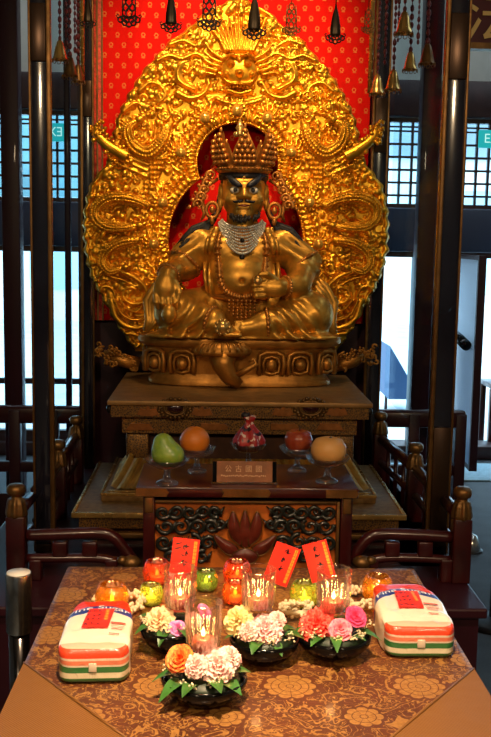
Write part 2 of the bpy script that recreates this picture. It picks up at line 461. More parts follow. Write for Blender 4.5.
# open door leaf at the right
a = at(456, 300, YB+.0); b = at(481, 300, 6.2)
d = np.array([b[0]-a[0], b[1]-a[1]]); L = np.linalg.norm(d); d /= L; nrm = np.array([-d[1], d[0]])
def frosted(name, tint):
    q = Nd(name); d = q.new('ShaderNodeBsdfTranslucent'); d.inputs[0].default_value = tint; mx = q.new('ShaderNodeMixShader'); mx.inputs[0].default_value = .75
    q.set(col=tint, rough=.4); q.link(q.b.outputs[0], mx.inputs[1]); q.link(d.outputs[0], mx.inputs[2]); q.link(mx.outputs[0], q.out.inputs['Surface']); return q.m
def leaf(u, w, z): return (a[0]+d[0]*u+nrm[0]*w, a[1]+d[1]*u+nrm[1]*w, z)
leafm = frosted('frosted_door_panel', (.85, .92, 1, 1)); leafb = simple('blue_grey_door_panel', (.20, .27, .40, 1), .3)
o = thing('glass_door', 'pale open door leaf with dark push bar beside the street doorway', 'door', leaf(0, 0, .1))
MB().box((0.03, -.02, .90), (L-.03, .02, zd-.04)).xf(leaf).build('upper_panel', leafm, o, False)
MB().box((0.03, -.02, .13), (L-.03, .02, .90)).xf(leaf).build('lower_panel', leafb, o, False)
m = MB(); m.box((0, -.025, .1), (.03, .025, zd-.01)); m.box((L-.03, -.025, .1), (L, .025, zd-.01)); m.box((.03, -.025, .1), (L-.03, .025, .13)); m.box((.03, -.025, zd-.04), (L-.03, .025, zd-.01))
m.xf(leaf).build('stile', M['lacquer_maroon'], o, False)
MB().cyl((.06, -.05, .97), (L-.10, -.06, .92), .035).xf(leaf).build('push_bar', M['black_lacquer'], o)
# free-standing hall columns
for k, (xa, xb, Y) in enumerate([(3, 21, 5.6), (65, 71, 5.2), (415, 433, 5.6)]):
    x0, x1 = at(xa, 300, Y)[0], at(xb, 300, Y)[0]
    struct(B((x0, Y, 0), (x1, Y+(x1-x0), ROOM_H), .006).build('column_%d' % (k+1), M['lacquer_maroon']))
# outside
struct(B((-14, YB+.3, -.12), (14, 40, -.02)).build('ground_street', simple('pale_paving', (.62, .64, .66, 1), .7, 0, .15, 3), smooth=False))
bl = thing('street_building', 'pale pink shophouse across the street behind the hall windows', 'building', (0, 19, -.02))
MB().box((-13, 19, -.02), (13, 22, 7)).build('facade', simple('pink_render', (.85, .80, .79, 1), .7, 0, .08, 2), bl, False)
MB().box((-13, 18.9, 2.35), (-.5, 18.99, 6.9)).build('upper_storey', simple('slate_render', (.13, .25, .28, 1), .7, 0, .35, .6), bl, False)
MB().box((-.5, 18.9, 3.2), (13, 18.99, 6.9)).build('upper_storey', simple('grey_render', (.26, .30, .36, 1), .7, 0, .3, .6), bl, False)
for k in range(9):
    x = -12+k*2.8
    MB().box((x, 18.94, .6), (x+1.2, 19.0, 2.6)).build('shopfront', simple('shop_glass', (.45, .62, .70, 1), .4) if k == 0 else bpy.data.materials['shop_glass'], bl, False)
bc = atz(404, 392, -.02+.0) if False else at(402, 380, 9.0)
o = thing('street_awning', 'dark blue slanting awning outside the window right of the gilded halo', 'awning', (bc[0], 9.0, 0))
cx = bc[0]
MB().prism([(-.12, .62), (.14, .20), (.14, .12), (-.12, .12)], lambda u, v, s: (cx+u, 9.0+.5*s, v)).build('canvas', simple('navy_canvas', (.04, .09, .2, 1), .6), o, False)
for u in (-.10, .14): MB().cyl((cx+u, 9.25, -.02), (cx+u, 9.25, .15), .015).build('leg', M['dark_wood'], o)
# stool by the doorway
c = atz(489, 446, 0)
o = thing('wooden_stool', 'dark red wooden stool by the doorway at the right edge', 'stool', (c[0]+.02, c[1]-.2, 0))
MB().box((c[0]-.10, c[1]-.32, .50), (c[0]+.22, c[1]+.0, .54), .01).build('seat', M['lacquer_red'], o)
for sx in (0, 1):
    for sy in (0, 1):
        x, y = c[0]-.08+sx*.27, c[1]-.30+sy*.27
        MB().box((x-.022, y-.022, 0), (x+.022, y+.022, .50), .004).build('leg', M['lacquer_red'], o)
o = tag(B((.95, 6.32, .001), (2.75, 6.82, .012), .004).build('door_mat', simple('pale_blue_strip', (.30, .48, .58, 1), .7, 0, .15, 40), None, loc=(1.85, 6.57, 0)), 'pale blue strip lying inside the street doorway at the right', 'mat')  # thin flat pale blue strip on the floor inside the doorway
# exit sign, and its glass reflection built as a reversed sign
sg = lamp('exit_face', (.01, .50, .52, 1), .75); sw = lamp('exit_letters', (.55, 1, .9, 1), .9)
def exit_sign_or_reflection(cxp, flip, label):
    Y = 6.55; c = at(cxp, 139 if not flip else 132, Y); w, h = .118, .058
    o = thing('exit_sign_or_reflection', label, 'sign', c)
    MB().box((c[0]-w, Y, c[2]-h), (c[0]+w, Y+.03, c[2]+h), .004).build('housing', sg, o, False)
    t = MB(); add_text(t, 'EXIT', .085, lambda x, y: (c[0]+(-x if flip else x), Y-.002, c[2]+y)); t.build('lettering', sw, o, False)
    MB().cyl((c[0], Y+.015, c[2]+h), (c[0], Y+.015, ROOM_H), .006).build('hanging_rod', M['black_iron'], o)
exit_sign_or_reflection(497, False, 'green exit sign over the doorway at the right edge')
exit_sign_or_reflection(49.5, True, 'reflection of the green exit sign, built with reversed letters, half behind the left post')
# name board at the top right
c = at(491, 12, 5.0)
o = thing('name_board', 'dark red board with golden calligraphy high at the right edge', 'sign', (c[0]+.12, 5.0, c[2]))
x0 = at(463, 20, 5.0)[0]; z0 = at(470, 49, 5.0)[2]
MB().box((x0, 5.0, z0+.03), (x0+1.1, 5.05, z0+.50)).build('panel', simple('board_red', (.085, .008, .012, 1), .3), o, False)
bm_ = MB(); bm_.box((x0-.02, 4.985, z0), (x0+1.12, 5.05, z0+.03)); bm_.box((x0-.02, 4.985, z0+.50), (x0+1.12, 5.05, z0+.53)); bm_.box((x0-.05, 4.985, z0), (x0-.0, 5.05, z0+.53))
bm_.build('frame', M['old_brass'], o, False)
cc = at(486, 14, 4.99)
t = MB(); add_text(t, '法', .29, lambda x, y: (cc[0]+x+.03, 4.988, cc[2]+y-.02)); t.build('calligraphy', simple('gilt_paint', (.75, .48, .14, 1), .35), o, False)
for x in (x0+.1, x0+1.0): MB().cyl((x, 5.02, z0+.53), (x, 5.02, ROOM_H), .006).build('hanging_rod', M['black_iron'], o)
# ------------------------------------------------------------------ carved gilt halo
YH = 4.22; HC = 236.0; KH = YH/FPX            # metres per pixel at that depth
RES = 2.0; U0, V0, UN, VN = 66.0, -6.0, int(340*RES), int(370*RES)
HF = np.zeros((VN, UN), np.float32)
uu = U0+np.arange(UN)/RES; vv = V0+np.arange(VN)/RES
def win(cx, cy, r):
    i0, i1 = max(0, int((cx-r-U0)*RES)), min(UN, int((cx+r-U0)*RES)+2); j0, j1 = max(0, int((cy-r-V0)*RES)), min(VN, int((cy+r-V0)*RES)+2)
    return i0, i1, j0, j1, uu[i0:i1][None, :]-cx, vv[j0:j1][:, None]-cy
def bump_at(cx, cy, r, a, base=0., e=1.0, p=.5):
    i0, i1, j0, j1, du, dv = win(cx, cy, r)
    if i1 <= i0 or j1 <= j0: return
    q = np.clip(1-(du*du+dv*dv/e)/(r*r), 0, 1)
    h = np.where(q > 0, base+a*q**p, 0); S = HF[j0:j1, i0:i1]; np.maximum(S, h, out=S)
def stroke(pts, r0, r1, a, stri=0, base=0., sp=3.0):
    P = spl(pts, 14); L = 0; n = len(P)
    for i, p in enumerate(P):
        if i: L += np.linalg.norm(P[i]-P[i-1])
        t = i/(n-1); r = r0+(r1-r0)*t
        bump_at(p[0], p[1], r, a*(1-.35*t)*(1+(stri*math.sin(2*PI*L/sp) if stri else 0)), base)
def mir(pts): return [(2*HC-x, y) for x, y in pts]
def both(fn, pts, *a, **k): fn(pts, *a, **k); fn(mir(pts), *a, **k)
def spiral(cx, cy, R, turns, a0, d, r, amp):
    n = int(14*turns)
    pts = [(cx+R*(1-i/n)**.8*math.cos(a0+d*2*PI*turns*i/n), cy+R*(1-i/n)**.8*math.sin(a0+d*2*PI*turns*i/n)) for i in range(n)]
    for i, p in enumerate(pts):
        bump_at(p[0], p[1], r*(1-.4*i/n), amp)
        if i: bump_at((p[0]+pts[i-1][0])/2, (p[1]+pts[i-1][1])/2, r*(1-.4*i/n), amp)
    bump_at(cx, cy, r*1.1, amp*1.25)
OFF = np.array([(-1, 9), (5, 15), (10, 27), (15, 35), (25, 45), (32, 53), (40, 66), (50, 74), (65, 88), (75, 96), (95, 108), (115, 118), (130, 122), (145, 124), (160, 128), (168, 133), (180, 143), (190, 148), (205, 151), (220, 153),
                (250, 152), (270, 147), (285, 141), (300, 133), (320, 122), (335, 112), (352, 100)], float)
def offv(v): return np.interp(v, OFF[:, 0], OFF[:, 1])
# background bubbling cloud ground
rs = np.random.RandomState(3)
for _ in range(3800):
    x, y = rs.uniform(80, 392), rs.uniform(0, 350); dd = math.hypot((x-236)/1.0, y-190)
    r = rs.uniform(1.3, 3.2) if dd < 118 else rs.uniform(1.5, 4.2)
    bump_at(x, y, r, .0042*r, rs.uniform(0, .006), rs.uniform(.6, 1.6))
for _ in range(120):                          # cloud scrolls through the outer band
    a = rs.uniform(0, 2*PI); y = rs.uniform(20, 335); x = 236+rs.uniform(.45, .97)*offv(y)
    spiral(x, y, rs.uniform(3.5, 6.5), rs.uniform(1.1, 1.7), a, rs.choice([-1, 1]), 1.35, rs.uniform(.016, .024))
    a = rs.uniform(0, 2*PI); spiral(2*HC-x, y+rs.uniform(-2, 2), rs.uniform(3.5, 6.5), rs.uniform(1.1, 1.7), a, rs.choice([-1, 1]), 1.35, rs.uniform(.010, .016))
for _ in range(90):                           # flame licks
    y = rs.uniform(15, 330); f = rs.uniform(.4, .95); x = 236+f*offv(y); a = rs.uniform(-2.6, -.6); l = rs.uniform(8, 15); b = rs.uniform(-.9, .9)
    p = [(x, y), (x+.5*l*math.cos(a), y+.5*l*math.sin(a)), (x+l*math.cos(a+b), y+l*math.sin(a+b))]
    both(stroke, p, 2.6, .6, .014)
# scroll border along the edge
for v in np.arange(14, 345, 6.5):
    for s in (-1, 1):
        o_ = offv(v)-4.5
        pass
for s in (-1, 1): stroke([(HC+s*(offv(v)-3.2), v) for v in np.arange(8, 348, 8)], 2.6, 2.6, .016)
# big volutes low on both flanks
both(stroke, [(112, 300), (118, 318), (132, 327), (147, 324), (156, 312), (158, 300)], 4.6, 2.0, .030, .0)
both(stroke, [(116, 300), (123, 313), (134, 319), (146, 316), (151, 306)], 2.4, 1.2, .040)
both(stroke, [(121, 299), (128, 308), (137, 311), (143, 305)], 2.0, 1.0, .036)
both(stroke, [(108, 268), (124, 272), (138, 279), (147, 290), (144, 301), (132, 303), (124, 296), (127, 288), (135, 288), (137, 294)], 3.8, 1.6, .034)
both(stroke, [(112, 276), (124, 280), (136, 286)], 2.0, 1.0, .034)
both(stroke, [(98, 296), (104, 286), (113, 289), (116, 299), (110, 305)], 2.6, 1.3, .026)
both(stroke, [(118, 345), (124, 334), (136, 334), (142, 341), (136, 347)], 3.0, 1.4, .026)
# crossbeam of the halo: ribbed band with a hanging triangular banner
both(stroke, [(96, 142), (112, 150), (130, 158), (148, 165)], 3.2, 3.2, .028, .0)
both(stroke, [(100, 149), (116, 157), (132, 164), (147, 171)], 2.4, 2.4, .026, .0)
both(stroke, [(108, 158), (122, 166), (136, 172), (147, 177)], 2.2, 2.2, .022, .18)
both(stroke, [(150, 156), (158, 158), (166, 154)], 3.5, 3.0, .030)
for s in (0, 1):
    for v in np.arange(157, 191, .5):
        t = (v-157)/34; xa, xb = 150+t*2, 167-t*13.5
        for x in np.arange(xa, max(xb, xa+.5), .5):
            X = x if not s else 2*HC-x; bump_at(X, v, .8, .022+.005*math.sin((x-xa)*1.6+t*3)+.004*math.cos(v*1.3), 0, 1, .15)
# feather fans above
for k in range(7):
    t = k/6.0
    both(stroke, [(196-2*t, 90+2*t), (186-9*t, 84-1*t), (181-6*t, 74-1*t+4*t), (186-10*t, 62+5*t)], 2.2, 1.4, .034-.004*abs(k-3))
both(stroke, [(178, 94), (190, 99), (203, 95), (209, 85)], 4.2, 2.2, .030)
both(stroke, [(158, 62), (170, 57), (182, 60), (196, 55), (206, 60)], 3.4, 2.0, .032)
both(stroke, [(170, 46), (184, 42), (196, 47), (204, 40)], 3.2, 1.6, .026)
both(stroke, [(140, 92), (150, 84), (160, 86), (166, 96), (158, 104)], 3.2, 1.6, .026)
both(stroke, [(124, 112), (136, 104), (146, 108)], 3.2, 1.6, .026)
# crest: lion-like mask with upright flame hair
for k in range(13):
    t = (k-6)/6.0; x = HC+3+t*25
    stroke([(HC+3+t*14, 52), (HC+3+t*20, 34+abs(t)*6), (x+t*3, 14+abs(t)*16)], 2.4, 1.0, .034)
for s in (-1, 1):
    for k in range(5): stroke([(HC+3+s*(16+2*k), 60+4*k), (HC+3+s*(26+2*k), 54+5*k), (HC+3+s*(34+k), 44+8*k)], 2.4, 1.0, .030)
bump_at(HC+3, 72, 19, .040, 0, .8)
for s in (-1, 1):
    bump_at(HC+3+s*8, 66, 5, .056); bump_at(HC+3+s*8, 66.5, 2.4, .070)
    stroke([(HC+3+s*3, 58), (HC+3+s*9, 57), (HC+3+s*16, 61)], 2.2, 1.4, .058)
    stroke([(HC+3+s*2, 86), (HC+3+s*11, 84), (HC+3+s*17, 77)], 2.6, 1.4, .050)
    bump_at(HC+3+s*13, 76, 4.5, .050)
bump_at(HC+3, 75, 5.0, .066); bump_at(HC+3, 62, 3.2, .055)
stroke([(HC-8, 92), (HC+3, 95), (HC+14, 92)], 3.0, 3.0, .040)
for k in range(6): bump_at(HC-6+k*3.4, 89, 1.8, .052)
stroke([(HC-20, 100), (HC-8, 104), (HC+3, 105), (HC+14, 104), (HC+26, 100)], 3.2, 3.2, .026, .2)
# openings: head circle and body oval
HX, HY, HR = 237.5, 163.5, 40.5; BX, BY, BRX, BRY = 235.5, 240.0, 67.0, 72.0
def hole(u, v, g=0.):
    a = ((u-HX)/(HR+g))**2+((v-HY)/(HR+g))**2 < 1
    b = (((u-BX)/(BRX+g))**2+((v-BY)/(BRY+g))**2 < 1)
    return a | b
UG, VG = np.meshgrid(uu, vv)
rh = np.hypot(UG-HX, VG-HY); th = np.arctan2(VG-HY, UG-HX)
rb = np.sqrt(((UG-BX)/BRX)**2+((VG-BY)/BRY)**2)*69; tb = np.arctan2((VG-BY)/BRY, (UG-BX)/BRX)
inb = rb < 69; inh = rh < HR
m = (rh > HR+2) & (rh < HR+10.5) & (rb > 69); q = np.clip(1-((rh-HR-6.3)/4.2)**2, 0, 1)
HF[m] = (.010+.014*np.abs(np.cos(th*34))*q**.5)[m]
m = (rb > 71) & (rb < 78) & (rh > HR+10) & (VG < 330); q = np.clip(1-((rb-74.5)/3.5)**2, 0, 1)
HF[m] = (.010+.012*np.abs(np.cos(tb*44))*q**.5)[m]
# rows of beads just outside
for k in range(58):
    a = 2*PI*k/58; x, y = HX+(HR+13.5)*math.cos(a), HY+(HR+13.5)*math.sin(a)
    if not (((x-BX)/(BRX+10))**2+((y-BY)/(BRY+10))**2 < 1): bump_at(x, y, 2.2, .012, .014)
for k in range(84):
    a = 2*PI*k/84; x, y = BX+(BRX+12.5)*math.cos(a), BY+(BRY+12.5)*math.sin(a)
    if y < 330 and math.hypot(x-HX, y-HY) > HR+13: bump_at(x, y, 2.3, .012, .014)
# flame settings round the jewel bosses
BOSS = [(163, 203), (154, 244), (181, 153), (205, 119), (160, 280)]
BOSS = BOSS+[(2*HC-x, y) for x, y in BOSS]+[(HC+1, 112)]
for x, y in BOSS:
    for k in range(9):
        a = -PI/2+(k-4)*.5; stroke([(x+7*math.cos(a), y+7*math.sin(a)), (x+10.5*math.cos(a), y+10.5*math.sin(a)-1), (x+(15-1.2*abs(k-4))*math.cos(a*.9-.16), y+(15-1.2*abs(k-4))*math.sin(a*.9-.16)-2)], 2.2, .7, .026)
    for k in range(12):
        a = 2*PI*k/12; bump_at(x+8*math.cos(a), y+8*math.sin(a), 1.7, .012, .014)
# gather up: board made row by row so that the outline is smooth
nv, nu = 470, 420
vs_ = np.linspace(-1, 351, nv); ts = np.linspace(-1, 1, nu)
offs = offv(vs_)+1.2*np.sin(vs_*2*PI/13.0)*(vs_ > 12)
UU = HC+(vs_ < 60)[:, None]*2.0*(1-vs_/60)[:, None]+ts[None]*offs[:, None]; VV = np.repeat(vs_[:, None], nu, 1)
fi = np.clip((UU-U0)*RES, 0, UN-1.01); fj = np.clip((VV-V0)*RES, 0, VN-1.01); i0 = fi.astype(int); j0 = fj.astype(int); fx = fi-i0; fy = fj-j0
Hs = (HF[j0, i0]*(1-fx)+HF[j0, i0+1]*fx)*(1-fy)+(HF[j0+1, i0]*(1-fx)+HF[j0+1, i0+1]*fx)*fy
ed = np.minimum((1-np.abs(ts))[None]*offs[:, None], np.repeat(np.minimum(vs_+1, 351-vs_)[:, None], nu, 1))
Hs = Hs*np.clip(.4+ed/5.0, 0, 1)+.016*np.clip(ed/4.0, 0, 1)**.5
R0 = np.array([ray(0, 0), ray(1, 0)-ray(0, 0), ray(0, 1)-ray(0, 0)])
def at_np(px, py, Y):
    D = R0[0][None, None]+px[..., None]*R0[1]+py[..., None]*R0[2]; return D*(Y/D[..., 1])[..., None]
Pt = at_np(UU, VV, np.full_like(UU, YH)); Pt[..., 1] -= Hs; Pt[..., 2] += CAMZ
idx = np.arange(nv*nu).reshape(nv, nu)
cu, cv = (UU[:-1, :-1]+UU[1:, 1:])/2, (VV[:-1, :-1]+VV[1:, 1:])/2
keep = ~hole(cu, cv)
F = np.stack([idx[:-1, :-1], idx[1:, :-1], idx[1:, 1:], idx[:-1, 1:]], -1)[keep]
# border edges -> thickness
E1 = np.concatenate([F[:, [0, 1]], F[:, [1, 2]], F[:, [2, 3]], F[:, [3, 0]]]); key = np.sort(E1, 1); kk = key[:, 0].astype(np.int64)*nv*nu+key[:, 1]
u_, inv, cnt = np.unique(kk, return_inverse=True, return_counts=True); be = E1[cnt[inv] == 1]
bv = np.unique(be); remap = {int(b): nv*nu+i for i, b in enumerate(bv)}
Vall = Pt.reshape(-1, 3); Vb = Vall[bv].copy(); Vb[:, 1] = YH+.03
Vall = np.concatenate([Vall, Vb])
Fs = np.array([(a, remap[int(a)], remap[int(b)], b) for a, b in be])[:, ::-1]
Fall = np.concatenate([F, Fs]); used = np.unique(Fall); mp = -np.ones(len(Vall), int); mp[used] = np.arange(len(used))
hb = at(HC, 348, YH)
halo = thing('halo_mandorla', 'tall golden carved halo of dragons and clouds standing behind the seated statue', 'halo', hb)
build_np('relief_panel', Vall[used], mp[Fall], M['halo_gold'], halo)
def hpt(x, y, h): p = at(x, y, YH); return (p[0], YH-h, p[2])
# beaded rims of the openings
rim = MB(); rim2 = MB()
for k in range(110):
    a = 2*PI*k/110; x, y = HX+(HR+.6)*math.cos(a), HY+(HR+.6)*math.sin(a)
    if ((x-BX)/(BRX+1))**2+((y-BY)/(BRY+1))**2 > 1: rim.sphere(hpt(x, y, .022), .0058, 8, 6)
for k in range(170):
    a = 2*PI*k/170; x, y = BX+(BRX+.6)*math.cos(a), BY+(BRY+.6)*math.sin(a)
    if y < 332 and math.hypot(x-HX, y-HY) > HR+1: rim2.sphere(hpt(x, y, .022), .0058, 8, 6)
rim.build('bead_rim', M['halo_gold'], halo); rim2.build('bead_rim', M['halo_gold'], halo)
# jewels
jm = gold('jewel_gilt', (.95, .50, .07, 1), .16, 0, 100, .1)
for x, y in BOSS:
    q = MB(); c = hpt(x, y, .020); q.sphere(c, (.0285, .036, .031), 20, 14); q.build('jewel_boss', jm, halo)
# dragons in high relief: scaled bodies, heads, claws
def dragon(path, r, flip, head=True, sgn=1):
    P = spl([(x, y, 0) for x, y in (mir(path) if flip else path)], 12); n = len(P); q = MB(); pts = []; rad = []
    for i, p in enumerate(P):
        t = i/(n-1); rr = r*(.45+.75*math.sin(PI*min(1, .15+.8*t)))*KH
        pts.append(hpt(p[0], p[1], .030+.010*math.sin(9*t))); rad.append(rr*(1+.10*(i % 2)))
    q.tube(pts, rad, 12)
    for i in range(2, n-2, 1):                # dorsal scales
        a = Vector(pts[i+1])-Vector(pts[i-1]); sd = a.cross(Vector((0, 1, 0))).normalized()*(1 if not flip else -1)
        c = Vector(pts[i])+sd*rad[i]*.95; q.sphere(tuple(c), (rad[i]*.28, rad[i]*.34, rad[i]*.28), 6, 5)
        for s in (-.45, 0, .45):
            c = Vector(pts[i])+sd*rad[i]*s*1.1+Vector((0, -rad[i]*.9*math.sqrt(1-min(.9, (s*1.1)**2)), 0)); q.sphere(tuple(c), rad[i]*.24, 6, 4)
    if head:
        h = Vector(pts[-1]); d = (Vector(pts[-1])-Vector(pts[-4])).normalized(); sd = d.cross(Vector((0, 1, 0)))
        q.sphere(tuple(h+d*.012+Vector((0, -.012, 0))), (.020, .018, .017), 12, 8)
        q.tube([h+d*.015+Vector((0, -.014, .004)), h+d*.034+Vector((0, -.018, .004)), h+d*.044+Vector((0, -.016, .008))], [.012, .010, .005], 8)
        q.tube([h+d*.012+Vector((0, -.010, -.010)), h+d*.034+Vector((0, -.012, -.012))], [.008, .004], 8)
        for s in (-1, 1):
            q.sphere(tuple(h+d*.018+sd*.009*s+Vector((0, -.026, .008))), .0055, 8, 6)
            q.tube([h+sd*.008*s, h-d*.02+sd*.018*s+Vector((0, -.012, .010)), h-d*.038+sd*.016*s+Vector((0, -.01, .018))], [.006, .004, .0015], 6)
    i = n//2                                  # a clawed leg
    for fr in (.35, .7):
        i = int(n*fr); c = Vector(pts[i]); a = Vector(pts[i+1])-Vector(pts[i-1]); sd = a.cross(Vector((0, 1, 0))).normalized()*(-1 if not flip else 1)
        k = c+sd*.028+Vector((0, -.012, -.006)); e = k+Vector((.012*(1 if flip else -1), -.004, -.022))
        q.tube([c, k, e], [.012, .009, .006], 8)
        for f in (-1, 0, 1): q.tube([e, e+Vector((.010*f, -.006, -.008)), e+Vector((.015*f, -.002, -.018))], [.0045, .0035, .001], 6)
    q.build('dragon', M['halo_gold'], halo)
for fl in (False, True):
    dragon([(150, 206), (132, 199), (112, 198), (98, 206), (97, 218), (108, 227), (124, 228), (138, 226)], 5.2, fl)
    dragon([(140, 240), (122, 242), (108, 250), (103, 262), (111, 271), (124, 268)], 4.8, fl)
    dragon([(168, 126), (162, 142), (150, 153), (137, 149), (130, 138), (130, 128), (138, 122)], 6.0, fl)
    # makara tail curling out past the edge
    q = MB(); sg_ = (lambda p: mir(p)) if fl else (lambda p: p)
    P = spl(sg_([(128, 158), (116, 151), (105, 143), (98, 134), (97, 126)]), 8)
    q.tube([hpt(p[0], p[1], .028) for p in P], [KH*(7.0-3.8*i/(len(P)-1)) for i in range(len(P))], 12)
    rr_ = np.random.RandomState(5)
    for k in range(70):
        t = rr_.uniform(0, 1); p = P[int(t*(len(P)-1))]; w = 10-3*t
        x, y = p[0]+rr_.uniform(-w, w), p[1]+rr_.uniform(-w, w)*.8
        if abs(x-HC) > 146: continue
        q.sphere(hpt(x, y, .030+rr_.uniform(0, .012)), rr_.uniform(.006, .011), 8, 6)
    for k in range(6):
        p = P[min(len(P)-1, 10+4*k)]; c = hpt(p[0]+(-1 if not fl else 1)*3, p[1]-4+1.5*k, .035); s = -1 if not fl else 1
        q.tube([(c[0]+s*.014*math.cos(a)*(1-.1*a), c[1], c[2]+.014*math.sin(a)*(1-.1*a)) for a in np.linspace(0, 5.2, 14)], .0042, 6)
    q.build('curling_tail', M['halo_gold'], halo)
# ------------------------------------------------------------------ seated statue
YS = 4.03; KS = YS/FPX
SO = at(240, 336, YS); SEAT = at(240, 338, 3.86)[2]; SO = (SO[0], YS, SEAT)
statue = thing('seated_statue', 'gilded seated bearded statue with tall crown and round belly on the gilt base', 'statue', SO)
def W(p): return (SO[0]+p[0], SO[1]+p[1], SO[2]+p[2])
def px(x, y, d=0.): return ((x-240)*KS*(1+d/YS), d, (338-y)*KS*(1+d/YS)+.02*(-d))
s = SDF((-.40, -.31, -.02), (.42, .17, .50), .0042)
E_, C_ = s.ell, s.cap
s.un(E_((0, .02, .12), (.17, .12, .12)), 0)
s.un(E_((.0, -.055, .235), (.150, .125, .115)), .05)
s.un(E_((0, .0, .345), (.165, .10, .10)), .05)
for k in (-1, 1):
    s.un(E_((k*.072, -.068, .362), (.075, .045, .050)), .03)
    s.un(E_((k*.165, 0, .378), (.070, .068, .062)), .04)
s.un(C_((0, .0, .40), (0, -.02, .50), .062), .04)
# left-hand (viewer) arm, hanging over the knee
s.un(C_((-.175, 0, .37), (-.235, -.055, .285), .072, .066), .03)
# viewer's right arm, hand turned in
s.un(C_((.175, 0, .37), (.255, -.035, .290), .075, .072), .03)
sl = s.f.copy()
# sleeve folds
fold = .0085*np.sin((s.Z*70+s.X*np.sign(s.X)*45+s.Y*30))*np.clip((np.abs(s.X)-.15)/.05, 0, 1)*np.clip((s.Z-.22)/.05, 0, 1)
s.f = s.f+fold
s.un(C_((-.235, -.055, .282), (-.292, -.185, .245), .060, .040), .02)
s.un(C_((.255, -.035, .285), (.225, -.150, .215), .064, .048), .02)
s.un(C_((.225, -.150, .215), (.155, -.205, .205), .048, .032), .02)
for (a, b, r) in [((-.235, -.075, .262), (-.262, -.05, .33), .018), ((.262, -.075, .265), (.262, -.03, .335), .018)]:
    s.un(C_(a, b, r*.8), .02)
# legs
s.un(C_((-.09, -.0, .10), (-.262, -.120, .098), .105, .082), .03)
s.un(C_((-.262, -.120, .088), (-.115, -.195, .068), .080, .055), .03)
s.un(C_((.09, -.0, .10), (.275, -.115, .095), .105, .094), .03)
s.un(C_((.275, -.115, .085), (.090, -.195, .060), .088, .055), .03)
s.un(E_((0, -.05, .0), (.375, .19, .034)), .03)
s.un(E_((-.22, -.17, .008), (.16, .07, .022)), .02); s.un(E_((.22, -.17, .008), (.17, .07, .022)), .02)
# garment folds on the legs
lf = .0075*np.sin(s.X*95+s.Z*85*np.sign(s.X)+s.Y*40)*np.clip((.17-s.Z)/.05, 0, 1)*np.clip((np.abs(s.X)-.10)/.06, 0, 1)*np.clip((.33-np.abs(s.X))/.06, 0, 1)
kx = np.clip(1-np.sqrt(((np.abs(s.X)-.27)/.075)**2+((s.Z-.11)/.07)**2), 0, 1)
s.f = s.f+lf*(1-kx*1.0)
# belt hollow and navel
s.sub(E_((0, -.185, .225), (.010, .02, .010)), .01)
# feet
for a, b, r0, r1 in [((-.115, -.195, .062), (-.055, -.245, .030), .040, .030), ((.090, -.195, .055), (.005, -.225, .045), .042, .030)]:
    s.un(C_(a, b, r0, r1), .02)
for k in range(5):
    s.un(C_((-.060+.013*k-.012, -.250, .026), (-.052+.014*k-.012, -.275, .022), .009), .006)
    s.un(C_((.002, -.235, .028+.010*k), (-.022, -.240, .028+.010*k), .0085), .006)
s.f = np.maximum(s.f, -(s.Z-.002))
Vb_, Fb_ = s.mesh(); del s, sl, fold, lf, kx
# hands, on a finer grid
def hand(lo, hi, fn):
    h = SDF(lo, hi, .003); fn(h); return h.mesh()
def lh(h):
    h.un(h.cap((-.270, -.15, .262), (-.294, -.192, .240), .044, .036), 0)
    h.un(h.ell((-.300, -.212, .195), (.046, .024, .050)), .02)
    for k in range(4):
        x = -.337+.0235*k; l = (.050, .058, .060, .052)[k]
        h.un(h.cap((x, -.215, .170), (x+.004, -.226, .170-l*.55), .0125, .0115), .006)
        h.un(h.cap((x+.004, -.226, .170-l*.55), (x+.008, -.212, .170-l), .0112, .009), .004)
    h.un(h.cap((-.262, -.205, .215), (-.246, -.222, .180), .015, .013), .008); h.un(h.cap((-.246, -.222, .180), (-.252, -.225, .150), .013, .010), .004)
def rh_(h):
    h.un(h.cap((.19, -.175, .212), (.150, -.208, .206), .040, .034), 0)
    h.un(h.ell((.118, -.222, .205), (.050, .026, .038)), .02)
    for k in range(4):
        z = .235-.0205*k; l = (.050, .060, .058, .048)[k]
        h.un(h.cap((.085, -.228, z), (.085-l*.6, -.236, z-.002), .0122, .011), .006)
        h.un(h.cap((.085-l*.6, -.236, z-.002), (.085-l*.75, -.215, z-.006), .0108, .009), .004)
    h.un(h.cap((.125, -.225, .238), (.095, -.240, .258), .015, .012), .008); h.un(h.cap((.095, -.240, .258), (.068, -.243, .256), .012, .009), .004)
parts_ = [(Vb_, Fb_), hand((-.37, -.27, .07), (-.21, -.12, .31), lh), hand((.01, -.29, .13), (.24, -.13, .30), rh_)]
# head
h = SDF((-.12, -.15, -.16), (.12, .12, .16), .0027)
h.un(h.ell((0, 0, .02), (.086, .095, .105)), 0)
h.un(h.ell((0, -.022, -.050), (.074, .070, .062)), .03)
h.un(h.ell((0, -.070, -.090), (.030, .026, .026)), .02)
for k in (-1, 1):
    h.un(h.ell((k*.046, -.066, -.032), (.030, .026, .026)), .02)
    h.un(h.cap((k*.010, -.093, .022), (k*.058, -.070, .036), .012, .010), .012)
    h.sub(h.ell((k*.036, -.100, .003), (.023, .016, .012)), .008)
    h.un(h.ell((k*.015, -.098, -.022), (.012, .012, .010)), .006)
    h.un(h.ell((k*.088, .0, .0), (.012, .022, .034)), .006); h.un(h.ell((k*.090, .0, -.045), (.010, .014, .030)), .008)
h.un(h.cap((0, -.090, .022), (0, -.108, -.016), .010, .0135), .012)
h.un(h.cap((-.022, -.088, -.050), (.022, -.088, -.050), .008), .006); h.un(h.cap((-.018, -.086, -.062), (.018, -.086, -.062), .009), .006)
h.sub(h.cap((-.022, -.099, -.0555), (.022, -.099, -.0555), .0028), .002)
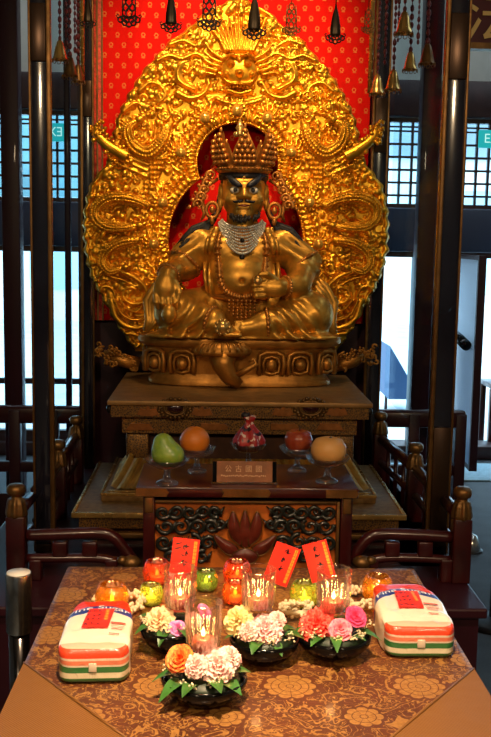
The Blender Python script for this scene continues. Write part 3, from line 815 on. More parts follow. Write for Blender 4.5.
Vh, Fh = h.mesh(); HO = np.array(px(241, 197, -.035)); 
HS = 1.03; parts_.append((Vh*HS+HO, Fh))
Vt = np.concatenate([p[0] for p in parts_]); o_ = np.cumsum([0]+[len(p[0]) for p in parts_]); Ft = np.concatenate([p[1]+o_[i] for i, p in enumerate(parts_)])
body = build_np('body', Vt+np.array(SO), Ft, M['statue_gold'], statue)
def hd(x, y, z): return W((HO[0]+x*HS, HO[1]+y*HS, HO[2]+z*HS))
ink = simple('dark_face_paint', (.010, .012, .022, 1), .45); eyew = simple('eye_white', (.75, .70, .58, 1), .25); lip = simple('painted_lips', (.22, .03, .015, 1), .4); hairm = simple('black_hair', (.010, .008, .010, 1), .5, 0, .3, 60, .3, 200)
for k in (-1, 1):
    e = MB().sphere(hd(k*.036, -.0850, .003), (.0190, .0135, .0135), 14, 10).build('eye', eyew, statue)
    MB().sphere(hd(k*.034, -.0962, .003), (.0085, .005, .0095), 12, 8).build('pupil', ink, e)
    q = MB(); q.tube([hd(k*x, y, z) for x, y, z in [(.008, -.109, .017), (.022, -.107, .022), (.040, -.098, .034), (.058, -.083, .050), (.072, -.064, .056)]], [.005, .0115, .0135, .010, .002], 8, flat=.6); q.build('eyebrow', ink, statue)
    q = MB(); q.tube([hd(k*x, y, z) for x, y, z in [(.003, -.108, -.036), (.018, -.106, -.040), (.036, -.096, -.042), (.052, -.083, -.034), (.060, -.075, -.024)]], [.004, .0055, .0045, .003, .001], 8, flat=.6); q.build('moustache', ink, statue)
MB().tube([hd(x, -.100+abs(x)*.25, -.0555) for x in (-.022, -.01, 0, .01, .022)], [.002, .004, .0045, .004, .002], 8).build('mouth', lip, statue)
q = MB(); rr = np.random.RandomState(2)
for k in range(34):
    a = rr.uniform(-1.15, 1.15); x = .066*math.sin(a); y = -.030-.062*math.cos(a); z = -.078-.022*math.cos(a)+rr.uniform(-.004, .012)
    q.tube([hd(x, y, z), hd(x*1.04, y-.007, z-.010), hd(x*1.02, y-.004, z-.020)], [.0045, .0055, .001], 6)
q.build('beard', hairm, statue)
MB().sphere(hd(0, -.092, .052), (.006, .005, .006), 10, 8).build('forehead_mark', M['brass'], statue)
# hair: cap at the back and long dark locks lying over the shoulders
q = MB(); q.sphere(hd(0, .012, .035), (.094, .098, .098), 20, 12)
for k in (-1, 1):
    for j in range(11):
        t = j/10.0
        q.tube([hd(k*.086, .02+.01*t, .02), hd(k*.098, .02, -.07), W((k*(.135+.03*t), -.030-.02*t, .456-.008*j)), W((k*(.20+.05*t), -.060, .432-.012*j)), W((k*(.235+.045*t), -.060-.01*t, .395-.013*j)), W((k*(.262+.03*t+.014*math.sin(j*2.3)), -.055-.01*math.cos(j*1.7), .368-.013*j))],
               [.012, .014, .014, .012+.003*math.sin(j*2), .009, .001], 6)
q.build('hair', hairm, statue)
# crown
cz = .084
q = MB(); q.lathe([(.100, cz-.012), (.108, cz-.006), (.108, cz+.010), (.102, cz+.018), (.096, cz+.018), (.096, cz-.012)], hd(0, .004, 0), 40, 1, 1.02, cap=False)
for k in range(44): a = 2*PI*k/44; q.sphere(hd(.110*math.cos(a), .004+.112*math.sin(a), cz+.002), .005, 8, 6)
crown = q.build('crown', M['crown_gold'], statue)
q = MB(); q.lathe([(.090, cz-.042), (.099, cz-.034), (.101, cz-.024), (.099, cz-.011), (.092, cz-.011)], hd(0, .006, 0), 60, 1, 1.02, cap=False, fn=lambda a, z: 1+.012*math.cos(22*a)); q.build('hairline', hairm, statue)
def crown_leaf(ang, w, hgt):
    q = MB(); n = 14
    def P(u, v):
        t = v; ww = w*(1-t)**.55*(.72+.42*math.sin(PI*min(1, t+.22))) ; x = (u-.5)*2*ww
        out = .105+.014*math.sin(t*PI*.75); a = ang+x/.106
        return hd(out*math.sin(a), .004-out*1.02*math.cos(a), cz+.014+hgt*t)
    q.grid(9, n, P); q.grid(9, n, lambda u, v: tuple(np.array(P(1-u, v))+np.array([-.012*math.sin(ang), .012*math.cos(ang), 0])))
    rows = int(hgt/.0185)
    for j in range(rows):
        t = (j+.6)/rows; ww_ = w*(1-t)**.55*(.72+.42*math.sin(PI*min(1, t+.22))); cnt = max(1, int(round(2*ww_/.0205)))
        for i in range(cnt):
            p = P(.5+((i+.5)/cnt-.5)*.9, t*.94); q.sphere((p[0]+.004*math.sin(ang), p[1]-.004*math.cos(ang), p[2]), .0112, 10, 8)
    p = P(.5, 1.0); q.sphere((p[0], p[1], p[2]+.004), (.006, .006, .012), 8, 6)
    q.build('crown_leaf', M['crown_gold'], crown)
for a, w_, h_ in [(0, .047, .140), (.92, .040, .128), (-.92, .040, .128), (1.72, .038, .110), (-1.72, .038, .110), (2.5, .038, .10), (-2.5, .038, .10)]: crown_leaf(a, w_, h_)
q = MB(); q.lathe([(.012, 0), (.020, .012), (.012, .026), (.018, .036), (.010, .05), (.003, .07)], hd(-.02, -.112, cz+.115), 12); q.sphere(hd(-.034, -.115, cz+.125), .012, 10, 8); q.sphere(hd(-.006, -.115, cz+.125), .012, 10, 8)
q.build('crown_finial', M['brass'], crown)
# ear ornaments: hoops, discs and swirling ribbons
for k in (-1, 1):
    c = hd(k*.122, -.028, -.072); q = MB()
    q.tube([(c[0]+.024*math.cos(a), c[1], c[2]+.030*math.sin(a)) for a in np.linspace(0, 2*PI, 22)], .0075, 8, cap=False); q.sphere(c, (.012, .010, .016), 10, 8); q.sphere((c[0], c[1], c[2]-.042), (.010, .010, .016), 8, 6)
    q.build('earring', M['crown_gold'], statue)
    q = MB()
    for j in range(5):
        bx, bz = .115+.012*j, .062-.028*j
        q.tube([hd(k*(bx+.020*math.cos(a)*(1-a/9)+.012), .0-.004*j, bz+.020*math.sin(a)*(1-a/9)) for a in np.linspace(-.6, 5.2, 18)], [.0075-.00025*i for i in range(18)], 7)
        q.sphere(hd(k*(bx+.018), -.012, bz), .010, 8, 6); q.sphere(hd(k*(bx+.048), -.005, bz-.012), .008, 8, 6)
    q.tube([hd(k*.10, .0, .05), hd(k*.150, -.005, .02), hd(k*.165, -.005, -.04), hd(k*.150, -.01, -.085), hd(k*.165, -.01, -.115)], [.006, .011, .012, .010, .003], 8, flat=.5)
    q.build('ear_ribbon', M['crown_gold'], statue)
# neck collar of pale beads
pearl = simple('pale_jewel_beads', (.62, .60, .52, 1), .22, .35, .3, 400); gilt = M['crown_gold']
def torso_y(x, z):                            # approximate front of the body
    yb = -.055-.125*math.sqrt(max(0, 1-(x/.150)**2-((z-.235)/.115)**2)); yc = -.10*math.sqrt(max(0, 1-(x/.165)**2-((z-.345)/.10)**2))
    k = 1 if x > 0 else -1; yp = -.068-.045*math.sqrt(max(0, 1-((x-k*.072)/.075)**2-((z-.362)/.05)**2)); nk = -.02*(z-.4)/.1-math.sqrt(max(0, .062**2-x*x)) if z > .39 else 0
    return min(yb if yb < -.056 else 0, yc, yp if yp < -.069 else 0, nk)
q = MB()
def collar(u, v):
    a = (u-.5)*2*1.5; ca = max(0, math.cos(a)); x = (.080+.014*v)*math.sin(a)
    return W((x, -.022-.078*ca-.034*v*ca*ca-.004, .470-.012*v-.030*ca*(1-v)-.125*v*ca**1.6))
q.grid(40, 8, collar)
cb = q.build('collar', gilt, statue)
q = MB()
for j in range(9):
    v = .04+.12*j; cnt = 26+2*j
    for i in range(cnt):
        p = collar((i+.5)/cnt, v); q.sphere((p[0], p[1]-.004, p[2]+.001), .0060 if j in (0, 8) else (.0042 if (i+j) % 3 else .0058), 7, 5)
q.build('collar_beads', pearl, cb)
p = collar(.5, 1.02); q = MB(); q.sphere((p[0], p[1]-.004, p[2]-.012), (.011, .008, .015), 12, 8); q.build('pendant_gem', M['black_iron'], cb); p = collar(.5, .5); MB().sphere((p[0], p[1]-.005, p[2]), (.009, .009, .010), 12, 8).build('collar_gem', M['black_iron'], cb)
# long chains down each side of the belly and a swag across
q = MB()
for k in (-1, 1):
    P = spl([(k*.085, 0, .425), (k*.098, 0, .36), (k*.092, 0, .29), (k*.085, 0, .225), (k*.062, 0, .185), (k*.03, 0, .168), (0, 0, .162)], 9)
    for i, p_ in enumerate(P):
        y = torso_y(p_[0], p_[2])-.008; q.sphere(W((p_[0], y, p_[2])), .0095 if i % 3 else .0125, 8, 6)
        if i % 3 == 0: q.sphere(W((p_[0]+k*.010, y+.002, p_[2]-.004)), .0065, 6, 5); q.sphere(W((p_[0]-k*.010, y, p_[2]-.004)), .0065, 6, 5)
q.build('bead_chain', M['crown_gold'], statue)
q = MB(); q.tube([W((x, torso_y(x, .158)-.012 if abs(x) < .10 else -.115+.45*(abs(x)-.1), .158+.25*x*x)) for x in np.linspace(-.165, .165, 15)], .014, 8, flat=.6)
for i, x in enumerate(np.linspace(-.05, .05, 7)):
    for j in range(4+(3-abs(i-3))): q.sphere(W((x, -.205-.002*j, .150-.013*j)), .0065, 7, 5)
q.build('belt', M['crown_gold'], statue)
for k in (-1, 1):                             # edges of the open robe beside the belly
    q = MB(); P = spl([(k*.100, 0, .440), (k*.122, 0, .37), (k*.128, 0, .30), (k*.128, 0, .24), (k*.112, 0, .175), (k*.085, 0, .150)], 6)
    q.tube([W((p_[0], min(torso_y(p_[0], p_[2]), -.055)-.006, p_[2])) for p_ in P], [.010+.006*math.sin(i*.35) for i in range(len(P))], 8, flat=.55)
    q.tube([W((p_[0]+k*.018, min(torso_y(p_[0], p_[2]), -.055)+.004, p_[2])) for p_ in P], .009, 8, flat=.55); q.build('robe_edge', M['statue_gold'], statue)
# armlets, bracelets, anklets
def ring(c, ax, r, t, name, n=22):
    ax = Vector(ax).normalized(); u = ax.orthogonal().normalized(); v = ax.cross(u); c = Vector(W(c)); q = MB()
    q.tube([c+u*r*math.cos(a)+v*r*math.sin(a) for a in np.linspace(0, 2*PI, n)], t, 8, cap=False)
    for i in range(n): a = 2*PI*i/n; q.sphere(tuple(c+u*(r+t*.5)*math.cos(a)+v*(r+t*.5)*math.sin(a)), t*.85, 6, 5)
    q.build(name, M['crown_gold'], statue)
ring((-.290, -.178, .247), (-.3, -.75, -.3), .041, .0075, 'bracelet'); ring((.172, -.196, .208), (-.8, -.5, 0), .036, .0075, 'bracelet')
ring((-.232, -.055, .29), (-.45, -.4, -.6), .068, .008, 'sleeve_cuff'); ring((.252, -.04, .294), (.5, -.2, -.6), .072, .008, 'sleeve_cuff')
ring((-.118, -.194, .068), (.85, -.45, -.2), .053, .009, 'anklet'); ring((.098, -.194, .062), (-1, -.1, -.05), .053, .009, 'anklet')
q = MB(); c = W((-.285, -.235, .115)); q.lathe([(.012, .02), (.024, .005), (.030, -.02), (.022, -.045), (.008, -.055)], c, 16); q.build('money_pouch', M['statue_gold'], statue)
q = MB(); c = W((-.075, -.265, .052)); q.sphere(c, .030, 18, 12)
for k in range(10): a = 2*PI*k/10; q.sphere((c[0]+.026*math.cos(a), c[1]-.012, c[2]+.026*math.sin(a)), .009, 8, 6)
q.build('jewel_ball', M['brass'], statue)
q = MB(); q.sphere(W((.060, -.235, .232)), (.020, .018, .022), 14, 10); q.build('held_jewel', M['brass'], statue)
# scarf ribbons sweeping out over the seat
for k in (-1, 1):
    q = MB()
    for j in range(4):
        q.tube([W((k*.30, -.06-.02*j, .25-.02*j)), W((k*.345, -.07, .205-.025*j)), W((k*(.385-.012*j), -.06, .14-.012*j)), W((k*(.375-.01*j), -.075, .06)), W((k*(.385+.0*j), -.08, .012))], [.007, .014, .016, .015, .012], 8, flat=.45)
    q.build('scarf', M['statue_gold'], statue)
# ------------------------------------------------------------------ pedestal under the statue
ZS = at(240, 402, 3.5)[2]
PC = at(240, 388, 4.0); PC = (at(239, 388, 4.0)[0], 4.0, ZS+.001)
ped = thing('lotus_pedestal', 'oval gilt pedestal with lotus petals carrying the seated statue', 'pedestal', PC)
HP = SEAT-ZS
def sup(a, z, n=2.7): return (abs(math.cos(a))**n+abs(math.sin(a))**n)**(-1/n)
RX, RY = .418, .17
def ring_p(r): return r
def sl(prof, name, mat=M['base_gold'], n=96):
    q = MB(); q.lathe([(r, z) for r, z in prof], PC, n, RX, RY, fn=sup); return q.build(name, mat, ped, auto=40)
sl([(.88, 0), (.90, .004), (.90, .018), (.885, .026), (.87, .034), (.86, .050)], 'foot_moulding')
sl([(.86, .050), (.87, .075), (.90, .12), (.93, HP-.045)], 'petal_band')
sl([(.93, HP-.045), (.975, HP-.036), (1.0, HP-.026), (1.0, HP-.008), (.985, HP)], 'seat_plate')
def ped_pt(a, r, z): k = sup(a, 0); return (PC[0]+r*RX*k*math.cos(a), PC[1]+r*RY*k*math.sin(a), PC[2]+z)
for xp in (155, 182, 271, 300, 327, 348, 133):
    xx = at(xp, 362, 3.86)[0]-PC[0]
    # find angle on the front whose x matches
    best = min(np.linspace(PI+.02, 2*PI-.02, 500), key=lambda a: abs(.91*RX*sup(a, 0)*math.cos(a)-xx))
    c = ped_pt(best, .905, .098); tx = np.array(ped_pt(best+.03, .905, .098))-np.array(ped_pt(best-.03, .905, .098)); tx /= np.linalg.norm(tx); nrm_ = np.array([tx[1], -tx[0], 0])
    if nrm_[1] > 0: nrm_ = -nrm_
    f = lambda u, w, z: tuple(np.array(c)+tx*u+nrm_*w+np.array([0, 0, z]))
    q = MB()
    q.tube([f(u, .010, z) for u, z in [(-.046, -.045), (-.050, .0), (-.046, .034), (-.022, .046), (.022, .046), (.046, .034), (.050, 0), (.046, -.045)]], .010, 8)
    q.tube([f(u, .012, z) for u, z in [(-.030, -.034), (-.033, .0), (-.026, .022), (0, .030), (.026, .022), (.033, 0), (.030, -.034), (0, -.042), (-.030, -.034)]], .0065, 8)
    q.sphere(f(0, .008, -.006), (.024, .020, .026), 14, 10)
    q.build('lotus_petal', M['base_gold'], ped)
# shell-topped foot rest in front
sc = at(222, 352, 3.78); q = MB()
q.lathe([(0, .030), (.045, .030), (.080, .022), (.104, .004), (.110, -.012), (.104, -.026), (.088, -.020), (.060, -.030), (.0, -.034)], (sc[0], sc[1]+.015, sc[2]+.012), 88, 1.0, .55, fn=lambda a, z: 1+.07*abs(math.cos(a*5.5))*(1 if z < .025 else .3), cap=False)
for k in range(11):
    a = PI+PI*(k+.5)/11; q.tube([(sc[0]+.030*math.cos(a), sc[1]+.015+.018*math.sin(a), sc[2]+.042), (sc[0]+.085*math.cos(a), sc[1]+.013+.050*math.sin(a), sc[2]+.032), (sc[0]+.108*math.cos(a), sc[1]+.010+.062*math.sin(a), sc[2]+.004)], [.004, .0055, .004], 6)
q.tube([(sc[0]+.005, sc[1]+.01, sc[2]-.010), (sc[0]+.008, sc[1]-.004, sc[2]-.055), (sc[0]+.030, sc[1]-.008, sc[2]-.095), (sc[0]+.070, sc[1]+.005, ZS+.022)], [.060, .044, .034, .021], 12)
q.tube([(sc[0]+.055, sc[1]-.01, sc[2]-.09), (sc[0]+.10, sc[1]-.015, sc[2]-.065), (sc[0]+.135, sc[1]-.01, sc[2]-.045), (sc[0]+.125, sc[1]-.01, sc[2]-.025), (sc[0]+.105, sc[1]-.012, sc[2]-.035)], [.014, .012, .010, .008, .006], 8)
q.build('shell_footrest', M['base_gold'], ped)
# scrolling brackets at both ends
for k, (cxp, cyp, s) in enumerate([(118, 357, -1), (354, 359, 1)]):
    c = at(cxp, cyp, 4.06); q = MB(); r_ = np.random.RandomState(k+4)
    q.tube([(c[0]-s*.09, c[1], c[2]-.03), (c[0], c[1], c[2]-.01), (c[0]+s*.06, c[1], c[2]+.02)], [.03, .028, .012], 8)
    for j in range(30):
        x, z = r_.uniform(-.08, .085), r_.uniform(-.045, .05)*(1-.2*abs(s)); b = r_.uniform(0, 6)
        x2 = c[0]+s*x*1.1; z2 = c[2]+z+.02*x/.08
        q.tube([(x2+.013*(1-i/14)*math.cos(b+i*.5), c[1]-.02-r_.uniform(0, .002), z2+.013*(1-i/14)*math.sin(b+i*.5)) for i in range(12)], .0048, 5)
        if j % 3 == 0: q.sphere((x2, c[1]-.028, z2), .007, 7, 5)
    q.build('scroll_bracket', M['base_gold'], ped)
# ------------------------------------------------------------------ throne
PZ = .555                                       # platform height
x0, x1 = at(107, 399, 3.5)[0], at(373, 405, 3.5)[0]; Y0, Y1 = 3.5, 4.26
thr = thing('altar_throne', 'stepped gilt throne with filigree apron under the lotus pedestal', 'altar', ((x0+x1)/2, 3.85, PZ))
MB().box((x0, Y0, ZS-.018), (x1, Y1, ZS), .004).build('top_slab', M['slab_gold'], thr, auto=30)
def filigree():
    q = Nd('gilt_filigree'); v = q.voro(120, feature='DISTANCE_TO_EDGE'); w = q.voro(260)
    e = q.math('LESS_THAN', v, .09); k = q.math('LESS_THAN', w, .28)
    f = q.math('MAXIMUM', e, k)
    q.set(col=q.mix(f, (.060, .026, .008, 1), (.36, .185, .05, 1)), metal=q.math('MULTIPLY', f, .9), rough=.42); q.bump(f, .6, .003); return q.m
M['filigree'] = filigree()
za = at(240, 418, 3.52)[2]
MB().box((x0+.012, Y0+.014, za), (x1-.012, Y1-.01, ZS-.018)).build('apron', M['filigree'], thr, False)
cop = simple('copper_cloud_inlay', (.35, .13, .035, 1), .38, .7, .3, 40)
for xp in (148, 202, 283, 337):
    c = at(xp, 411, 3.51); q = MB(); P = [(-.05, -.012), (-.035, .012), (-.012, .006), (0, .022), (.012, .006), (.035, .012), (.05, -.012), (.02, -.018), (-.02, -.018)]
    q.prism(P, lambda u, v, s: (c[0]+u*.8, 3.504+.012*s, c[2]+v)); q.build('cloud_inlay', cop, thr, False)
for xp in (175, 311):
    c = at(xp, 408, 3.505); q = MB(); q.sphere((c[0], 3.513, c[2]-.002), (.030, .012, .020), 16, 10); e = q.build('dark_cabochon', simple('garnet', (.03, .006, .008, 1), .15, coat=.5) if xp == 175 else bpy.data.materials['garnet'], thr)
    q = MB(); q.tube([(c[0]+.040*math.cos(a), 3.512, c[2]-.002+.026*math.sin(a)) for a in np.linspace(0, 2*PI, 30)], .006, 6, cap=False)
    for i in range(24): a = 2*PI*i/24; q.sphere((c[0]+.055*math.cos(a)*(1+.1*(i % 2)), 3.511, c[2]-.002+.033*math.sin(a)*(1+.1*(i % 2))), .008, 7, 5)
    q.build('filigree_mount', M['old_brass'], e)
for i, sx in enumerate((0, 1)):                 # dark knobs on the apron ends
    xx = (x0+.004, x1-.004)[i]; MB().sphere((xx, 3.56, za+.022), (.014, .018, .018), 10, 8).build('corner_knob', M['black_iron'], thr)
# recessed second fascia and body
xb0, xb1 = at(126, 440, 3.58)[0], at(354, 440, 3.58)[0]; zm = at(240, 434, 3.55)[2]
MB().box((x0+.05, Y0+.05, zm), (x1-.05, Y1-.04, za)).build('lower_fascia', M['filigree'], thr, False)
for xp in (140, 213, 283, 330):
    c = at(xp, 427, 3.54); q = MB(); q.prism([(-.052+.0, -.012), (-.035, .012), (.035, .012), (.052, -.012)] if xp < 200 or xp > 300 else [(-.045, -.011), (-.045, .011), (.045, .011), (.058, 0), (.045, -.011)], lambda u, v, s: (c[0]+u, 3.540+.012*s, c[2]+v)); q.build('cloud_inlay', cop, thr, False)
zs2 = at(240, 500, 3.3)[2]; ZT = at(240, 515, 3.15)[2]
MB().box((xb0+.03, 3.62, ZT), (xb1-.03, Y1-.06, zm)).build('core', simple('dark_gilt_panel', (.05, .016, .006, 1), .45, .3, .4, 30), thr, False)
for xx in (xb0, xb1-.085): MB().box((xx, 3.58, ZT+.03), (xx+.085, 3.665, zm), .006).build('corner_column', M['filigree'], thr)
# ribbed lotus skirt sloping out at the foot
q = MB(); xa0, xa1 = at(116, 490, 3.36)[0], at(364, 490, 3.36)[0]
zlo, zhi = ZT+.032, at(120, 458, 3.52)[2]
def skirt(side, u, v):
    t = v; ins = .050*t; y_ins = .16*t
    if side == 0: x = xa0+ins+(xa1-xa0-2*ins)*u; y = 3.36+y_ins
    elif side == 1: x = xa0+ins; y = 3.80-(3.80-3.36-y_ins)*u
    else: x = xa1-ins; y = 3.36+y_ins+(3.80-3.36-y_ins)*u
    rib = .022*abs(math.sin(u*PI*(26 if side == 0 else 13)))
    z = zlo+(zhi-zlo)*(t**1.3)
    return (x+(-rib if side == 1 else rib if side == 2 else 0), y-(rib if side == 0 else 0), z+rib*.3)
for sd in range(3): q.grid(270 if sd == 0 else 110, 8, lambda u, v: skirt(sd, u, v))
q.build('ribbed_skirt', gold('bright_gilt_ribs', (.70, .38, .07, 1), .36, .15, 120, .3), thr)
# broad lower tier
xt0, xt1 = at(72, 515, 3.15)[0], at(406, 515, 3.15)[0]
def bandm():
    q = Nd('gilt_border_top'); q.set(col=q.ramp(q.noise(45, 4), [(.35, (.20, .105, .032, 1)), (.7, (.36, .21, .07, 1))]), metal=.35, rough=.48); q.bump(q.noise(140, 3), .3, .003); return q.m
M['tier_top'] = bandm()
MB().box((xt0, 3.15, ZT-.012), (xt1, 3.90, ZT), .003).build('lower_tier', M['tier_top'], thr, auto=30)
for lo, hi in [((xt0, 3.146, ZT-.014), (xt1, 3.160, ZT+.004)), ((xt0-.003, 3.15, ZT-.014), (xt0+.010, 3.90, ZT+.004)), ((xt1-.010, 3.15, ZT-.014), (xt1+.003, 3.90, ZT+.004))]:
    MB().box(lo, hi, .002).build('gilt_edging', M['brass'], thr)
xi0, xi1 = at(101, 500, 3.3)[0], at(376, 500, 3.3)[0]
MB().box((xi0, 3.30, ZT), (xi1, 3.86, ZT+.030), .004).build('upper_step', M['tier_top'], thr, auto=30)
for lo, hi in [((xi0, 3.296, ZT+.022), (xi1, 3.306, ZT+.033)), ((xi0-.003, 3.30, ZT+.022), (xi0+.008, 3.86, ZT+.033)), ((xi1-.008, 3.30, ZT+.022), (xi1+.003, 3.86, ZT+.033)), ((xi0+.02, 3.315, ZT+.03), (xi1-.02, 3.325, ZT+.036))]:
    MB().box(lo, hi, .002).build('gilt_edging', M['brass'], thr)
MB().box((xt0+.02, 3.17, ZT-.055), (xt1-.02, 3.88, ZT-.012)).build('tier_frieze', M['filigree'], thr, False)
MB().box((xt0+.035, 3.19, PZ), (xt1-.035, 3.86, ZT-.055)).build('plinth', M['lacquer_red'], thr, False)
MB().box((xt0-.0, 3.14, PZ+.035), (xt1+.0, 3.17, PZ+.055), .004).build('gilt_edging', M['old_brass'], thr)
# ------------------------------------------------------------------ platform and railing
pl0, pl1 = -.74, at(480, 592, 2.64)[0]
plat = MB(); plat.box((pl0, 2.64, 0), (pl1, 5.0, PZ-.03)); plat.box((.60, 2.985, 0), (.80, 5.0, PZ)); plat.box((pl0-.02, 2.62, PZ-.03), (pl1+.02, 5.0, PZ), .006)
tag(plat.build('altar_platform', M['lacquer_maroon'], None, False, loc=(0, 2.64, 0)), 'dark maroon platform that carries the throne, railing and posts', 'platform')
def newel(pxl, pyt, Y, label):
    c = at(pxl, pyt, Y); zt_ = c[2]
    o = thing('newel_post', label, 'railing post', (c[0], Y, PZ), 'railing posts with bulb caps')
    MB().box((c[0]-.028, Y-.028, PZ), (c[0]+.028, Y+.028, zt_-.095), .004).build('shaft', M['lacquer_red'], o)
    q = MB(); q.lathe([(.029, -.098), (.031, -.094), (.031, -.085), (.027, -.060), (.023, -.045), (.016, -.041), (.015, -.034), (.025, -.030), (.028, -.020), (.027, -.008), (.020, -.001), (.0, .001)], (c[0], Y, zt_), 48, fn=lambda a, z: 1+.09*math.cos(8*a)*(1 if z < -.043 else 0))
    q.build('bulb_cap', M['old_brass'], o); return c
NL = 'dark red railing post with brass bulb cap '
nL = newel(16, 484, 2.85, NL+'beside the steel stanchion at the left edge'); mL = newel(58, 440, 3.5, NL+'behind the tall front post at the left'); bL = newel(76, 416, 4.02, NL+'at the back left corner of the railing')
nR = newel(463, 487, 2.85, NL+'in front by the grey carpet'); mR = newel(416, 443, 3.5, NL+'midway on the right'); bR = newel(381, 412, 4.05, NL+'at the back right corner of the railing')
def rail(name, label, p0, p1, yf):
    o = thing(name, label, 'railing', ((p0[0]+p1[0])/2, (p0[1]+p1[1])/2, PZ), 'side railings between the posts')
    a, b = np.array(p0), np.array(p1); d = (b-a)[:2]; L_ = np.linalg.norm(d); d /= L_; a2 = a[:2]+d*.034; b2 = b[:2]-d*.034
    for z, r in ((PZ+.20, .020), (PZ+.10, .015)):
        if yf:                                  # the rail is let into the tall post that stands in its line
            g0 = a2+(b2-a2)*(yf[0]-a2[1])/(b2[1]-a2[1]); g1 = a2+(b2-a2)*(yf[1]-a2[1])/(b2[1]-a2[1])
            for pa_, pb_ in ((a2, g0), (g1, b2)): MB().tube([(*pa_, z), (*pb_, z)], r, 10).build('handrail' if z > PZ+.15 else 'lower_rail', M['lacquer_red'], o)
        else: MB().tube([(*a2, z), (*b2, z)], r, 10).build('handrail' if z > PZ+.15 else 'lower_rail', M['lacquer_red'], o)
    for k in range(2 if yf else 1, 4): p = a2+(b2-a2)*k/4; MB().cyl((*p, PZ+.001), (*p, PZ+.188), .009).build('baluster', M['lacquer_red'], o)
S_ = 'dark red side railing '
rail('side_railing', S_+'from the front left post to the one behind', nL, mL, (3.04, 3.125)); rail('side_railing', S_+'reaching the back left corner post', mL, bL, 0)
rail('side_railing', S_+'from the front right post to the one behind', nR, mR, (3.04, 3.125)); rail('side_railing', S_+'reaching the back right corner post', mR, bR, 0)
def front_rail(n0, sgn, pts_top, pts_low, label):
    o = thing('front_railing', label, 'railing', (n0[0]+sgn*.15, 2.85, PZ))
    for pts, r, nm in ((pts_top, .018, 'handrail'), (pts_low, .014, 'lower_rail')):
        P = [at(x, y, 2.85) for x, y in pts]; P[0] = (n0[0]+sgn*.030, 2.85, P[0][2]); MB().tube([tuple(p) for p in spl(P, 6)], r, 12).build(nm, M['lacquer_red'], o)
    for x in ((60, 90) if sgn > 0 else (392, 425)):
        p = at(x, 545, 2.85); MB().box((p[0]-.022, 2.835, at(x, 556, 2.85)[2]), (p[0]+.022, 2.865, at(x, 541, 2.85)[2]), .004).build('block', M['lacquer_red'], o)
    for x in ((36, 112) if sgn > 0 else (372, 446)):
        p = at(x, 560, 2.85); MB().box((p[0]-.018, 2.83, PZ), (p[0]+.018, 2.87, at(x, 558, 2.85)[2]), .004).build('support', M['lacquer_red'], o)
    p = at(131 if sgn > 0 else 362, 566, 2.80); q = MB(); q.sphere((p[0], 2.80, p[2]+.012), (.030, .026, .020), 12, 8); q.sphere((p[0]-sgn*.025, 2.79, p[2]+.02), (.016, .014, .014), 10, 8)
    q.tube([(p[0], 2.80, p[2]), (p[0], 2.80, PZ)], .016, 8); q.build('brass_foot', M['old_brass'], o)
front_rail(nL, 1, [(24, 535), (60, 534), (96, 533), (112, 536), (122, 546), (134, 562)], [(24, 558), (60, 558), (96, 558), (118, 562)], 'curved dark red front rail dropping beside the altar box on the left')
front_rail(nR, -1, [(456, 537), (420, 535), (384, 534), (370, 537), (360, 547), (350, 562)], [(456, 560), (420, 558), (384, 558), (364, 564)], 'curved dark red front rail dropping beside the altar box on the right')
# barrier across the back
for k, (xa, xb, label) in enumerate([(-30, 88, 'dark maroon barrier behind the railing on the left'), (372, 467, 'dark maroon barrier with rounded end behind the right front post')]):
    Y = 5.06; X0, X1 = at(xa, 420, Y)[0], at(xb, 420, Y)[0]; o = thing('barrier', label, 'barrier', ((X0+X1)/2, Y, 0))
    zt_, z2 = at(200, 408, Y)[2], at(200, 426, Y)[2]; z3, z4 = at(200, 464, Y)[2], at(200, 474, Y)[2]
    MB().box((X0, Y, z2), (X1, Y+.05, zt_), .02).build('top_rail', M['lacquer_red'], o)
    MB().box((X0, Y+.005, z4), (X1, Y+.045, z3), .004).build('middle_rail', M['lacquer_maroon'], o)
    MB().box((X0, Y+.01, .0), (X1, Y+.04, z4-.12), .004).build('lower_panel', M['lacquer_maroon'], o)
    for t in ((.0, .36, .72, 1.) if k == 0 else (0, .44, 1.)): xx = X0+(X1-X0-.06)*t; MB().box((xx, Y-.005, 0), (xx+.06, Y+.055, zt_-.02), .006).build('stile', M['lacquer_maroon'], o)
# ------------------------------------------------------------------ glazed shrine case: posts, glass, red cloth
def post(xa, xb, Y, label, edge_side, sheath, zlow=PZ):
    X0, X1 = at(xa, 300, Y)[0], at(xb, 300, Y)[0]; w = X1-X0
    o = thing('shrine_post', label, 'post', ((X0+X1)/2, Y+w/2, zlow), 'tall dark posts of the shrine')
    MB().box((X0, Y, zlow), (X1, Y+w, 3.30), .004).build('shaft', M['post_dark'], o)
    e = [X0-.008, X0+.004] if edge_side < 0 else [X1-.004, X1+.010]
    MB().box((e[0], Y-.008, zlow+.02), (e[1], Y+.012, 3.28), .002).build('gilt_edge', M['old_brass'], o)
    e = [X1-.003, X1+.004] if edge_side < 0 else [X0-.004, X0+.003]
    MB().box((e[0], Y-.005, zlow+.02), (e[1], Y+.010, 3.28), .001).build('gilt_edge', M['old_brass'], o)
    for za_, zb_ in sheath: MB().box((X0+.004, Y-.010, za_), (X1-.004, Y-.0005, zb_), .003).build('bronze_sheath', simple('bronze_sheath', (.055, .03, .018, 1), .3, .7) if 'bronze_sheath' not in bpy.data.materials else bpy.data.materials['bronze_sheath'], o)
    return (X0+X1)/2
zz = lambda y, Y: at(240, y, Y)[2]
pFL = post(32.5, 50, 3.05, 'tall dark gilt-edged post at the front left beside the railing', 1, [(zz(66, 3.05), zz(8, 3.05)), (PZ+.02, zz(545, 3.05))])
